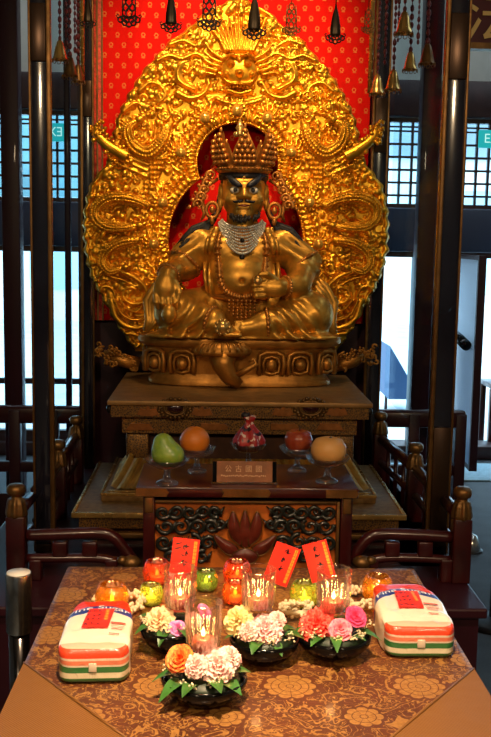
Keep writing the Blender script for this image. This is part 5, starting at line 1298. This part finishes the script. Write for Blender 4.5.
# ------------------------------------------------------------------ sugar bags
def bag(fl, fr, rot, label, hh, ln):
    A, Bp = atz(*fl, ZT_), atz(*fr, ZT_); cx, cy = (A[0]+Bp[0])/2, (A[1]+Bp[1])/2; w = abs(Bp[0]-A[0])*1.02; l = ln
    ax, by, cz_ = w/2, l/2, hh*.5; e1, e2 = .24, .26
    cyy = cy+by*.98
    o = thing('sugar_bag', label, 'bag', (cx-math.sin(rot)*by, cyy, ZT_+.0005), 'bags of sugar', rot)
    zc = hh*.46
    def tap(x, y, z): 
        t = y/by; return (x*(1-.17*max(0, t)), y, max(0, z*(1-.10*max(0, t))))
    def spw(c, e): return math.copysign(abs(c)**e, c)
    q = MB(); n1, n2 = 96, 48; vs = []; r_ = np.random.RandomState(3)
    for j in range(n2+1):
        t = -PI/2+PI*j/n2
        for i in range(n1):
            a = 2*PI*i/n1; x = ax*spw(math.cos(t), e1)*spw(math.cos(a), e2); y = by*spw(math.cos(t), e1)*spw(math.sin(a), e2); z = zc+cz_*spw(math.sin(t), e1)
            wv = .0011*(math.sin(x*130+y*70)+math.sin(y*95-z*160))
            vs.append(tap(x+wv, y+wv, z+wv*.7*(z > .01)))
    q.add(vs, [(j*n1+i, j*n1+(i+1) % n1, (j+1)*n1+(i+1) % n1, (j+1)*n1+i) for j in range(n2) for i in range(n1)])
    k = Nd('printed_sugar_bag'); v = k.sep(); x, y, z = v[0], v[1], v[2]
    topc = k.math('SUBTRACT', y, k.math('MULTIPLY', k.math('MULTIPLY', x, x), -9.0))      # bends the band forward at the sides
    tt = k.math('ADD', y, k.math('MULTIPLY', k.math('MULTIPLY', x, x), 10.0))
    ya = by*.40; wht = (.80, .70, .56, 1)
    def stepg(s, t): return k.math('GREATER_THAN', s, t)
    col = k.mix(stepg(tt, ya), wht, (.012, .035, .25, 1)); col = k.mix(stepg(tt, ya+.034), col, (.72, .035, .010, 1))
    zr = k.math('DIVIDE', z, hh)
    st = k.ramp(zr, [(0, (.03, .14, .03, 1)), (.16, (.62, .55, .38, 1)), (.30, (.03, .15, .04, 1)), (.45, (.66, .55, .42, 1)), (.50, (.70, .20, .11, 1)), (.62, (.70, .55, .42, 1)), (.68, (.75, .06, .02, 1)), (.90, (.80, .42, .30, 1)), (.97, (.80, .60, .46, 1))], 'CONSTANT')
    front = k.math('LESS_THAN', y, -by+.028); col = k.mix(front, col, st)
    k.set(col=col, rough=.34, coat=.7, coatr=.10); k.bump(k.noise(38, 4, dist=1.0), .45, .006)
    q.build('bag_body', k.m, o, local=True)
    # clear end seam folded at the front
    q = MB(); q.box((-ax*.10, -by-.0022, hh*.33), (ax*.12, -by+.001, hh*.56), .001); q.build('end_seal', simple('clear_seal', (.65, .55, .42, 1), .2, coat=.5), o, local=True)
    def top(x, y):
        xx = x/(1-.17*max(0, y/by)); q1 = (min(1, abs(xx/ax))**(2/e2)+min(1, abs(y/by))**(2/e2))**(e2/e1); z = zc+cz_*max(0, 1-q1)**(e1/2)
        return z*(1-.10*max(0, y/by))
    def P(x, y, d=.0022): return (x, y, top(x, y)+d)
    def bandp(x, y): yy = ya+.017-10.0*x*x+y; return P(x, yy, .0030)
    q = MB(); add_text(q, 'Fine Sugar', .030, lambda x, y: bandp(x*1.02-.004, y)); q.build('lettering', simple('white_print', (.80, .80, .78, 1), .35) if 'white_print' not in bpy.data.materials else bpy.data.materials['white_print'], o, local=True)
    # red paper label with brush writing and a gold column
    lx0, lx1, ly0, ly1 = -.030, .022, by*.40-.100, by*.40+.006
    q = MB(); q.grid(12, 12, lambda u, v: P(lx0+(lx1-lx0)*u+.006*v, ly0+(ly1-ly0)*v, .0040)); lb = q.build('paper_label', M['paper_red'], o, local=True)
    q = MB(); r_ = np.random.RandomState(17)
    for cI in range(3):
        for rI in range(4):
            x = lx0+.008+cI*.011; y = ly1-.016-rI*.024
            for s_ in range(4): a_ = r_.uniform(-.6, 2.0); L = r_.uniform(.004, .008); p = np.array([x+r_.uniform(-.003, .003), y+r_.uniform(-.005, .005)]); dd = np.array([math.cos(a_), math.sin(a_)])*L/2; ribbon(q, [p-dd, p, p+dd], [.0022, .0020, .001], lambda u, v: P(u, v, .0048))
    q.build('brush_writing', ink, lb, False, local=True)
    q = MB()
    for rI in range(6):
        y = ly1-.012-rI*.0105
        for s_ in range(3): ribbon(q, [(.011, y-.0028+.0028*s_), (.018, y-.0028+.0028*s_)], .0016, lambda u, v: P(u, v, .0048))
        ribbon(q, [(.0145, y-.004), (.0145, y+.004)], .0015, lambda u, v: P(u, v, .0048))
    q.build('gold_print', M['gold_print'], lb, False, local=True)
    q = MB()
    for i, (yy, hgt, x0_, x1_) in enumerate([(ly0+.022, .007, .026, .055), (ly0+.008, .0025, .028, .054), (ly0+.001, .0025, .028, .052), (ly0-.007, .0025, .028, .05), (ly0-.030, .004, .026, .046)]):
        q.grid(8, 2, lambda u, v: P(x0_+(x1_-x0_)*u, yy+hgt*v-.25*(x0_+(x1_-x0_)*u-.034), .0035))
    q.build('small_print', simple('red_print', (.62, .10, .07, 1), .4) if 'red_print' not in bpy.data.materials else bpy.data.materials['red_print'], o, False, local=True)
    return o
M['paper_red'] = simple('red_paper', (.80, .022, .012, 1), .5, 0, .12, 30)
M['gold_print'] = simple('gold_print', (.85, .50, .06, 1), .35, .2)
bag((57, 684), (128, 684), .03, 'sugar bag with red paper label on the left of the table by the steel stanchion', .074, .27)
bag((385, 659), (455, 658), -.015, 'sugar bag with red paper label on the right corner of the table', .072, .27)
# ------------------------------------------------------------------ flowers
def basis(n):
    n = Vector(n).normalized(); u = n.orthogonal().normalized(); return u, n.cross(u), n
def put(q, c, n, spin=0):
    u, v, w = basis(n); cs, sn = math.cos(spin), math.sin(spin); c = Vector(c)
    q.v = [tuple(c+u*(x*cs-y*sn)+v*(x*sn+y*cs)+w*z) for x, y, z in q.v]; return q
def carnation(r, seed, layers=5):
    q = MB(); rr = np.random.RandomState(seed)
    for l in range(layers):
        t = l/(layers-1); n = 9-int(4*t); R = r*(1-.62*t); tilt = .15+1.05*t
        for k in range(n):
            a0 = 2*PI*(k+.5*(l % 2))/n+rr.uniform(-.15, .15); wv = rr.uniform(0, 6); wd = 1.25*PI/n
            def P(u, v):
                a = a0+(u-.5)*2*wd*(.35+.65*v)*1.25; rad = R*v*(1+.07*math.cos(a*16+wv)*(v > .8)); up = math.sin(tilt)*v*R*.85+.13*r*math.sin(u*9+wv)*v*v+.22*r*t
                rad = rad*(math.cos(tilt)*.75+.25); up -= .25*r*v*v*(1-t)
                return (rad*math.cos(a), rad*math.sin(a), up)
            q.grid(8, 5, P)
    return q
def rose(r, seed):
    q = MB(); rr = np.random.RandomState(seed)
    for l in range(6):
        t = l/5; n = (6, 6, 5, 4, 3, 3)[l]; R = r*(1-.66*t); tilt = .30+1.10*t; off = rr.uniform(-.06, .06, 2)*r
        for k in range(n):
            a0 = 2*PI*(k+.41*l)/n+rr.uniform(-.2, .2); wd = 1.5*PI/n; cup = rr.uniform(.8, 1.2)
            def P(u, v):
                e = abs(2*u-1); a = a0+(u-.5)*2*wd*(.45+.55*v**.6); vv_ = v*(1-.16*e*e)
                rad = R*vv_*(math.cos(tilt)*.72+.28); up = R*.95*math.sin(tilt)*vv_+.20*r*t-.30*r*cup*(1-t)*max(0, v-.6)-.05*r*math.sin(3*a)*v
                return (off[0]+rad*math.cos(a), off[1]+rad*math.sin(a), up+.10*r*e*v)
            q.grid(9, 6, P)
    return q
def petal_mat(name, c0, c1, rim=None):
    q = Nd(name); n = q.noise(160, 3); q.set(col=q.ramp(n, [(.35, c0), (.62, c1)]), rough=.6); return q.m
PM = {'pale': petal_mat('pale_pink_petals', (.86, .40, .36, 1), (.95, .70, .64, 1)), 'pinkw': petal_mat('pink_white_petals', (.85, .22, .26, 1), (.95, .74, .70, 1)), 'peach': petal_mat('peach_petals', (.80, .46, .22, 1), (.88, .66, .40, 1)), 'yellow': petal_mat('cream_yellow_petals', (.78, .55, .17, 1), (.88, .74, .36, 1)),
      'orange': petal_mat('orange_red_petals', (.88, .05, .010, 1), (.95, .34, .05, 1)), 'coral': petal_mat('coral_red_petals', (.88, .02, .02, 1), (.95, .14, .09, 1)), 'rose': petal_mat('rose_pink_petals', (.88, .10, .20, 1), (.95, .36, .42, 1)), 'magenta': petal_mat('magenta_petals', (.80, .02, .14, 1), (.92, .10, .26, 1)), 'mauve': petal_mat('mauve_petals', (.75, .08, .40, 1), (.90, .36, .66, 1))}
leafm = simple('glossy_green_leaf', (.035, .12, .02, 1), .35, 0, .5, 25, coat=.3); darkleaf = simple('dark_foliage', (.006, .018, .005, 1), .5, 0, .5, 30)
cream = simple('cream_buds', (.72, .62, .40, 1), .55, 0, .15, 60)
def leaf(base, dirn, L, w, droop=.3):
    q = MB(); d = Vector(dirn).normalized(); sd = d.cross(Vector((0, 0, 1))).normalized(); up = sd.cross(d); b = Vector(base)
    def P(u, v):
        ww = w*math.sin(PI*min(1, v*.92+.06))**.9*(1-.35*v); x = (u-.5)*2*ww
        return tuple(b+d*(L*v)+sd*x+up*(.25*abs(x)+.10*L*math.sin(PI*v)-droop*L*v*v))
    q.grid(5, 9, P); return q
def bowl_prof(r, h): return [(r*.52, 0), (r*.56, .002), (r*.78, h*.28), (r*.95, h*.62), (r, h*.86), (r*.985, h), (r*.94, h), (r*.90, h*.70), (r*.5, h*.35), (0, h*.33)]
def tumbler(c, r, h, label, seed, flame_h=.4):
    o = thing('candle_glass', label, 'candle glass', c, 'cut crystal candle glasses')
    def fl(a, z): return 1+.038*math.cos(16*a)*(z < h*.80)*(z > .010)
    q = MB(); q.lathe([(0, 0), (r*.78, 0), (r*.83, .003), (r*.88, h*.25), (r*.93, h*.55), (r*.965, h*.82), (r, h*.975), (r*.985, h), (r*.94, h*.975), (r*.905, h*.82), (r*.86, h*.52), (r*.76, h*.14), (0, h*.11)], c, 96, fn=fl, cap=False)
    q.build('glass', M['crystal'], o)
    z0 = c[2]+h*.135; cr = r*.56
    cd = MB().lathe([(cr*.0, 0), (cr, 0), (cr, h*.18), (cr*.9, h*.195), (0, h*.17)], (c[0], c[1], z0), 24, cap=False).build('candle', M['candle_red'], o)
    MB().cyl((c[0], c[1], z0+h*.16), (c[0], c[1], z0+h*.24), .0012, None, 6).build('wick', M['wick'], cd)
    MB().lathe([(0, 0), (.0025, .002), (.0038, .006), (.0030, .011), (.0013, .016), (0, .020)], (c[0], c[1], z0+h*.21), 12, cap=False).build('flame', M['flame'], o)
    CANDLES.append((c[0], c[1], z0+h*.21+.012, .34)); return o
CANDLES = []
def arrangement(xp, yp, r, h, label, flowers, glass, glabel, nleaf, seed):
    c = atz(xp, yp, ZT_+.001); o = thing('floral_bowl', label, 'flower bowl', c, 'black bowls of flowers'); rr = np.random.RandomState(seed)
    q = MB(); q.lathe(bowl_prof(r, h), c, 48, cap=False); q.build('bowl', M['black_lacquer'], o)
    q = MB(); q.lathe([(0, h*.36), (r*.55, h*.40), (r*.86, h*.74), (r*.80, h*1.02), (r*.50, h*1.18), (r*.40, h*1.19), (r*.38, h*1.0), (0, h*1.0)], c, 30, cap=False, fn=lambda a, z: 1+.05*math.cos(9*a+z*200)); q.build('moss_mound', darkleaf, o)
    for k in range(nleaf):
        a = -PI*.5+(k-(nleaf-1)/2)*(2*PI/nleaf)*.98+rr.uniform(-.12, .12); b = (c[0]+r*.55*math.cos(a), c[1]+r*.55*math.sin(a), c[2]+h*rr.uniform(.95, 1.15))
        leaf(b, (math.cos(a), math.sin(a), rr.uniform(.05, .5)), r*rr.uniform(.46, .72), r*rr.uniform(.17, .24), rr.uniform(.25, .55)).build('leaf', leafm, o)
    for i, (fx, fy, fr_, dy, kind, cl) in enumerate(flowers):
        p = at(fx, fy, c[1]+dy); R = fr_*(c[1]+dy)/FPX*1.22; n = Vector((p[0]-c[0], (p[1]-c[1])*1.0-.055, .085))
        q = carnation(R, seed+i) if kind == 'c' else rose(R, seed+i); put(q, Vector(p)-n.normalized()*R*.45, n, i*1.3); f = q.build('carnation' if kind == 'c' else 'rose', PM[cl], o)
        MB().tube([Vector(p)-n.normalized()*R*.45, Vector((c[0]+(p[0]-c[0])*.6, c[1]+(p[1]-c[1])*.6, c[2]+h*.7))], [.004, .003], 6).build('stem', darkleaf, f)
    q = MB()
    for k in range(16):
        a = rr.uniform(-PI, 0); rad = r*rr.uniform(.6, 1.0); z = h*rr.uniform(1.15, 1.5); pp = Vector((c[0]+rad*math.cos(a), c[1]+rad*math.sin(a), c[2]+z)); q.tube([Vector((c[0]+rad*.5*math.cos(a), c[1]+rad*.5*math.sin(a), c[2]+h*.9)), pp], .0006, 4)
        for j in range(4): q.sphere(tuple(pp+Vector(rr.uniform(-.006, .006, 3))), .0022, 6, 4)
    q.build('filler_sprigs', cream, o)
    gx, gy, gr, gh, gd = glass; gp = at(gx, gy, c[1]+gd); tumbler((gp[0], gp[1], gp[2]), gr, gh, glabel, seed)
    return c
FB = 'black bowl of flowers '
arrangement(172, 648, .066, .050, FB+'with peach carnation at the back left of the group', [(157, 618, 14, -.03, 'c', 'peach'), (178, 628, 8.5, -.045, 'r', 'mauve'), (196, 618, 8, -.02, 'c', 'pinkw'), (206, 610, 8, .01, 'r', 'mauve')], (180, 611, .0345, .092, .005), 'cut crystal candle glass standing before the leftmost red envelope', 8, 40)
arrangement(264, 659, .070, .048, FB+'with yellow and pink carnations in the middle', [(234, 617, 14, -.02, 'c', 'yellow'), (247, 629, 9.5, -.045, 'c', 'pale'), (266, 627, 15, -.04, 'c', 'pinkw'), (279, 617, 8, -.02, 'c', 'pale')], (258, 612, .0355, .090, .012), 'cut crystal candle glass between the yellow flower and a red envelope', 8, 50)
arrangement(333, 654, .077, .046, FB+'with red carnation and pink roses on the right', [(315, 622, 17, -.03, 'c', 'coral'), (341, 628, 11, -.045, 'r', 'rose'), (357, 615, 11, -.02, 'r', 'magenta')], (333, 615, .037, .096, .01), 'cut crystal candle glass in front of the rightmost red envelope', 9, 60)
arrangement(204, 698, .079, .044, FB+'with orange rose nearest the front edge', [(178, 658, 14, -.03, 'r', 'orange'), (195, 664, 11, -.05, 'c', 'pale'), (219, 663, 16, -.045, 'c', 'pale'), (233, 655, 11, -.02, 'c', 'pale')], (203, 655, .0345, .102, .0), 'cut crystal candle glass in the front bowl, tallest and nearest', 10, 70)
# ------------------------------------------------------------------ red envelopes on sticks
def envelope(corners, Y, label, seed, foot):
    P = [np.array(at(x, y, Y)) for x, y in corners]          # top-left, top-right, bottom-left
    u = P[1]-P[0]; w = P[2]-P[0]; Lw = np.linalg.norm(u); u /= Lw; w = w-u*w.dot(u); Lh = max(np.linalg.norm(w), Lw*1.62); w /= np.linalg.norm(w); n = np.array([0, -1., 0])
    ctr = P[0]+u*Lw/2+w*Lh/2; o = thing('red_envelope', label, 'envelope', tuple(ctr), 'red paper envelopes')
    def E(x, y, d=0): return tuple(P[0]+u*x+w*y+n*d)
    q = MB(); q.add([E(x, y, d) for x in (0, Lw) for y in (0, Lh) for d in (0, .0018)], [(0,1,3,2),(4,6,7,5),(0,4,5,1),(2,3,7,6),(0,2,6,4),(1,5,7,3)]); q.build('paper', M['paper_red'], o, False)
    q = MB(); r_ = np.random.RandomState(seed); n_ = 10
    for i in range(n_):
        y = Lh*(.08+.088*i); g = Lw*.045; x = Lw*.86
        for k in (-1, 0, 1): ribbon(q, [(x-g*1.3, y+k*g*.9), (x+g*1.3, y+k*g*.9)], g*.7, lambda a_, b_: E(a_, b_, .0024))
        ribbon(q, [(x, y-g*1.4), (x, y+g*1.4)], g*.7, lambda a_, b_: E(a_, b_, .0024))
    q.build('gold_print', M['gold_print'], o, False)
    q = MB()
    for i in range(3):
        cy_ = Lh*(.17+.21*i); cx_ = Lw*.52
        for s_ in range(5):
            a_ = r_.choice([0.1, .9, 1.6, 2.3])+r_.uniform(-.25, .25); L = Lw*r_.uniform(.10, .22); p = np.array([cx_+Lw*r_.uniform(-.09, .09), cy_+Lh*r_.uniform(-.055, .055)]); dd = np.array([math.cos(a_), math.sin(a_)])*L/2; pr = np.array([-dd[1], dd[0]])*.25
            ribbon(q, [p-dd, p+pr, p+dd], [Lw*.035, Lw*.045, Lw*.012], lambda a_, b_: E(a_, b_, .0023))
    if seed == 1:
        for cy_ in (.13, .24): ribbon(q, [(Lw*.12, Lh*(cy_+.02)), (Lw*.22, Lh*cy_), (Lw*.34, Lh*(cy_-.03))], [Lw*.04, Lw*.05, Lw*.02], lambda a_, b_: E(a_, b_, .0023))
    q.build('brush_writing', ink, o, False)
    e = E(Lw/2, Lh*.7, -.0015); f = atz(foot[0], foot[1], ZT_+.03) if len(foot) == 2 else foot
    MB().tube([e, E(Lw/2, Lh, -.0015), (f[0], f[1], ZT_+.032)], .0014, 6).build('stick', M['dark_wood'], o)
envelope([(173.5, 537), (200, 540), (170, 576)], 2.045, 'red envelope at the left, upright behind a crystal glass', 1, atz(178, 636, ZT_))
envelope([(277, 541), (301, 549.5), (266.5, 574)], 1.985, 'red envelope leaning to the right between two crystal glasses', 2, atz(268, 650, ZT_))
envelope([(302, 545.5), (326, 539), (311.5, 581.5)], 1.99, 'red envelope at the right, leaning left behind a crystal glass', 3, atz(325, 648, ZT_))
# ------------------------------------------------------------------ coloured votive globes
def votive(xp, yb, rpx, tint, label, seed):
    c = atz(xp, yb, ZT_+.0006); r = rpx*c[1]/FPX; h = r*1.75
    o = thing('votive_globe', label, 'votive candle', c, 'coloured cut glass votive globes')
    prof = []; n = 34
    def R(t): return r*(.55+.45*math.sin(PI*(.12+.78*t))**.8) if t > 0 else r*.55
    outer = [(R(j/10.), h*j/10.) for j in range(11)]; inner = [(a_-.0035, max(.004, z)) for a_, z in reversed(outer)]
    q = MB()
    def fn(a, z): j = z/h*7; return 1+.045*(math.cos(12*a+PI*round(j)))
    q.lathe([(0, 0)]+[(a_, z) for a_, z in outer]+[(inner[0][0], h)]+inner[1:-1]+[(0, .004)], c, 72, fn=fn, cap=False)
    q.build('glass', cut_glass('votive_'+tint, {'amber': (1, .62, .13, 1), 'orange': (1, .40, .12, 1), 'red': (1, .30, .12, 1), 'green': (.75, .85, .25, 1), 'darkgreen': (.42, .60, .20, 1)}[tint], wd=.17, wg=.3, rough=.07) if 'votive_'+tint not in bpy.data.materials else bpy.data.materials['votive_'+tint], o)
    cd = MB().lathe([(0, 0), (r*.5, 0), (r*.5, h*.22), (0, h*.21)], (c[0], c[1], c[2]+.006), 20, cap=False).build('candle', M['white_plastic'], o)
    MB().lathe([(0, 0), (.0030, .002), (.0044, .006), (.0034, .011), (.0015, .016), (0, .020)], (c[0], c[1], c[2]+h*.36), 12, cap=False).build('flame', M['flame'], o)
    CANDLES.append((c[0], c[1], c[2]+h*.36+.012, .26)); return c, r, h
VG_ = ' cut glass votive globe '
va = votive(112, 611, 17, 'amber', 'amber'+VG_+'half behind the left sugar bag', 1)
votive(157, 584, 14.5, 'red', 'red'+VG_+'at the far left of the votive row', 2); votive(151, 604, 12.5, 'green', 'yellow-green'+VG_+'in front of the red one at the left', 3)
votive(206, 590, 12, 'darkgreen', 'dark green'+VG_+'behind the leftmost red envelope', 4); votive(237, 584, 14.5, 'red', 'red'+VG_+'in the middle of the back row', 5)
votive(235, 603, 13.5, 'orange', 'orange'+VG_+'in front of the middle red one', 6); votive(304, 606, 15, 'green', 'yellow-green'+VG_+'between two leaning red envelopes', 7)
vb = votive(377, 601, 16, 'amber', 'amber'+VG_+'beside the right sugar bag', 8)
def garland(c, r, z, label, seed, a0=0, a1=2*PI, n=150):
    q = MB(); rr = np.random.RandomState(seed)
    for k in range(n):
        a = rr.uniform(a0, a1); b = rr.uniform(0, 2*PI); t = .011*rr.uniform(.5, 1); p = Vector((c[0]+(r+t*math.cos(b))*math.cos(a), c[1]+(r+t*math.cos(b))*math.sin(a), c[2]+.0155+t*math.sin(b)+z*(.5+.5*math.sin(3*a))))
        q.sphere(tuple(p), (.0042, .0042, .0050), 7, 5)
    q.tube([(c[0]+r*math.cos(a), c[1]+r*math.sin(a), c[2]+.0155+z*(.5+.5*math.sin(3*a))) for a in np.linspace(a0, a1, 40)], .006, 6)
    o = q.build('flower_garland', cream, None, loc=(c[0], c[1], ZT_)); tag(o, label, 'garland', 'cream bud garlands')
garland((va[0][0]+.014, va[0][1]+.012, ZT_), .050, .006, 'garland of cream buds around the amber votive behind the left sugar bag', 1)
garland((vb[0][0]-.042, vb[0][1]-.022, ZT_), .052, .006, 'garland of cream buds around the amber votive beside the right sugar bag', 2, 0, 2*PI, 160)
c = atz(296, 616, ZT_); garland((c[0], c[1], ZT_), .030, .004, 'small garland of cream buds just left of the red carnation', 3, 0, 2*PI, 70)
# ------------------------------------------------------------------ stanchions on the hall floor
c = at(18.5, 573, 2.33); o = thing('stanchion', 'steel stanchion with white top at the left edge beside the table', 'stanchion', (c[0], 2.33, 0))
MB().lathe([(.0315, -.150), (.0325, -.146), (.0325, -.004), (.031, 0), (0, 0)], c, 32, cap=True).build('belt_head', M['steel'], o, auto=40)
MB().lathe([(.029, .0005), (.029, .003), (0, .0035)], c, 28, cap=False).build('white_cap', M['white_plastic'], o)
MB().cyl((c[0], c[1], .02), (c[0], c[1], c[2]-.150), .026, None, 24).build('pole', simple('dark_chrome', (.12, .11, .11, 1), .15, 1.0), o)
MB().lathe([(.085, 0), (.085, .008), (.06, .018), (.03, .03), (0, .03)], (c[0], c[1], 0), 40).build('base', M['black_iron'], o)
c = atz(494, 624, .0); o = thing('stanchion', 'black stanchion base standing on the carpet at the right edge', 'stanchion', c)
MB().lathe([(.125, 0), (.125, .010), (.08, .022), (.025, .034), (0, .034)], c, 40).build('base', M['black_iron'], o)
MB().cyl((c[0], c[1], .03), (c[0], c[1], .92), .022, None, 20).build('pole', M['steel'], o)
c = atz(471, 551, .0); o = thing('door_stop', 'small pale domed floor stop on the carpet behind the right railing post', 'floor stop', c)
MB().lathe([(.045, 0), (.048, .01), (.040, .05), (.025, .085), (0, .095)], c, 24).build('dome', M['steel'], o)
MB().lathe([(.060, 0), (.060, .008), (.046, .010)], c, 24, cap=False).build('flange', M['black_iron'], o)
# ------------------------------------------------------------------ light
def K(r, g, b): return (r, g, b)
def light(name, kind, loc, target, energy, col, **kw):
    d = bpy.data.lights.new(name, kind); d.energy = energy; d.color = col
    for k, v in kw.items(): setattr(d, k, v)
    o = bpy.data.objects.new(name, d); COL.objects.link(o); o.location = loc
    if target is not None: o.rotation_euler = (Vector(target)-Vector(loc)).to_track_quat('-Z', 'Y').to_euler()
    return o
WARM = (1.0, .68, .34)
light('canopy_spot', 'SPOT', (-.12, 3.10, 3.26), (-.02, 4.15, 2.42), 135, WARM, spot_size=.95, spot_blend=.9, shadow_soft_size=.04)
light('canopy_spot', 'SPOT', (.32, 3.10, 3.26), (.16, 4.15, 2.42), 92, WARM, spot_size=.95, spot_blend=.9, shadow_soft_size=.04)
light('canopy_spot', 'SPOT', (.10, 3.00, 3.24), (.09, 3.95, 1.62), 62, WARM, spot_size=.62, spot_blend=.8, shadow_soft_size=.05)
light('altar_ceiling_lamp', 'AREA', (.06, .95, 3.3), (.06, 1.70, .75), 13, (1.0, .70, .42), shape='DISK', size=.22, spread=.85)
light('front_fill_light', 'AREA', (-1.0, -1.0, 2.7), (0, 3.8, 1.3), 33, (1.0, .70, .40), shape='DISK', size=.35)  # pair of unseen fill lights added behind the camera to brighten front faces
light('front_fill_light', 'AREA', (1.3, -1.0, 2.7), (0.1, 3.8, 1.3), 33, (1.0, .70, .40), shape='DISK', size=.35)
light('cool_fill_light', 'AREA', (.3, 6.0, 3.85), (.3, 6.2, 0), 26, (.80, .92, 1.0), shape='RECTANGLE', size=5.0, size_y=.15)  # cool unseen fills added to lift the back wall, column tops and floor
light('cool_fill_light', 'AREA', (2.9, 4.0, 3.85), (2.9, 4.0, 0), 14, (.80, .92, 1.0), shape='RECTANGLE', size=.2, size_y=2.5)
for i, (x, y, z, e) in enumerate(CANDLES): light('candle_light', 'POINT', (x, y, z), None, e, (1, .50, .16), shadow_soft_size=.008)
w = bpy.data.worlds.new('daylight'); scene.world = w; w.use_nodes = True
bg = w.node_tree.nodes['Background']; bg.inputs[0].default_value = (.55, .82, 1.0, 1); bg.inputs[1].default_value = 5.0
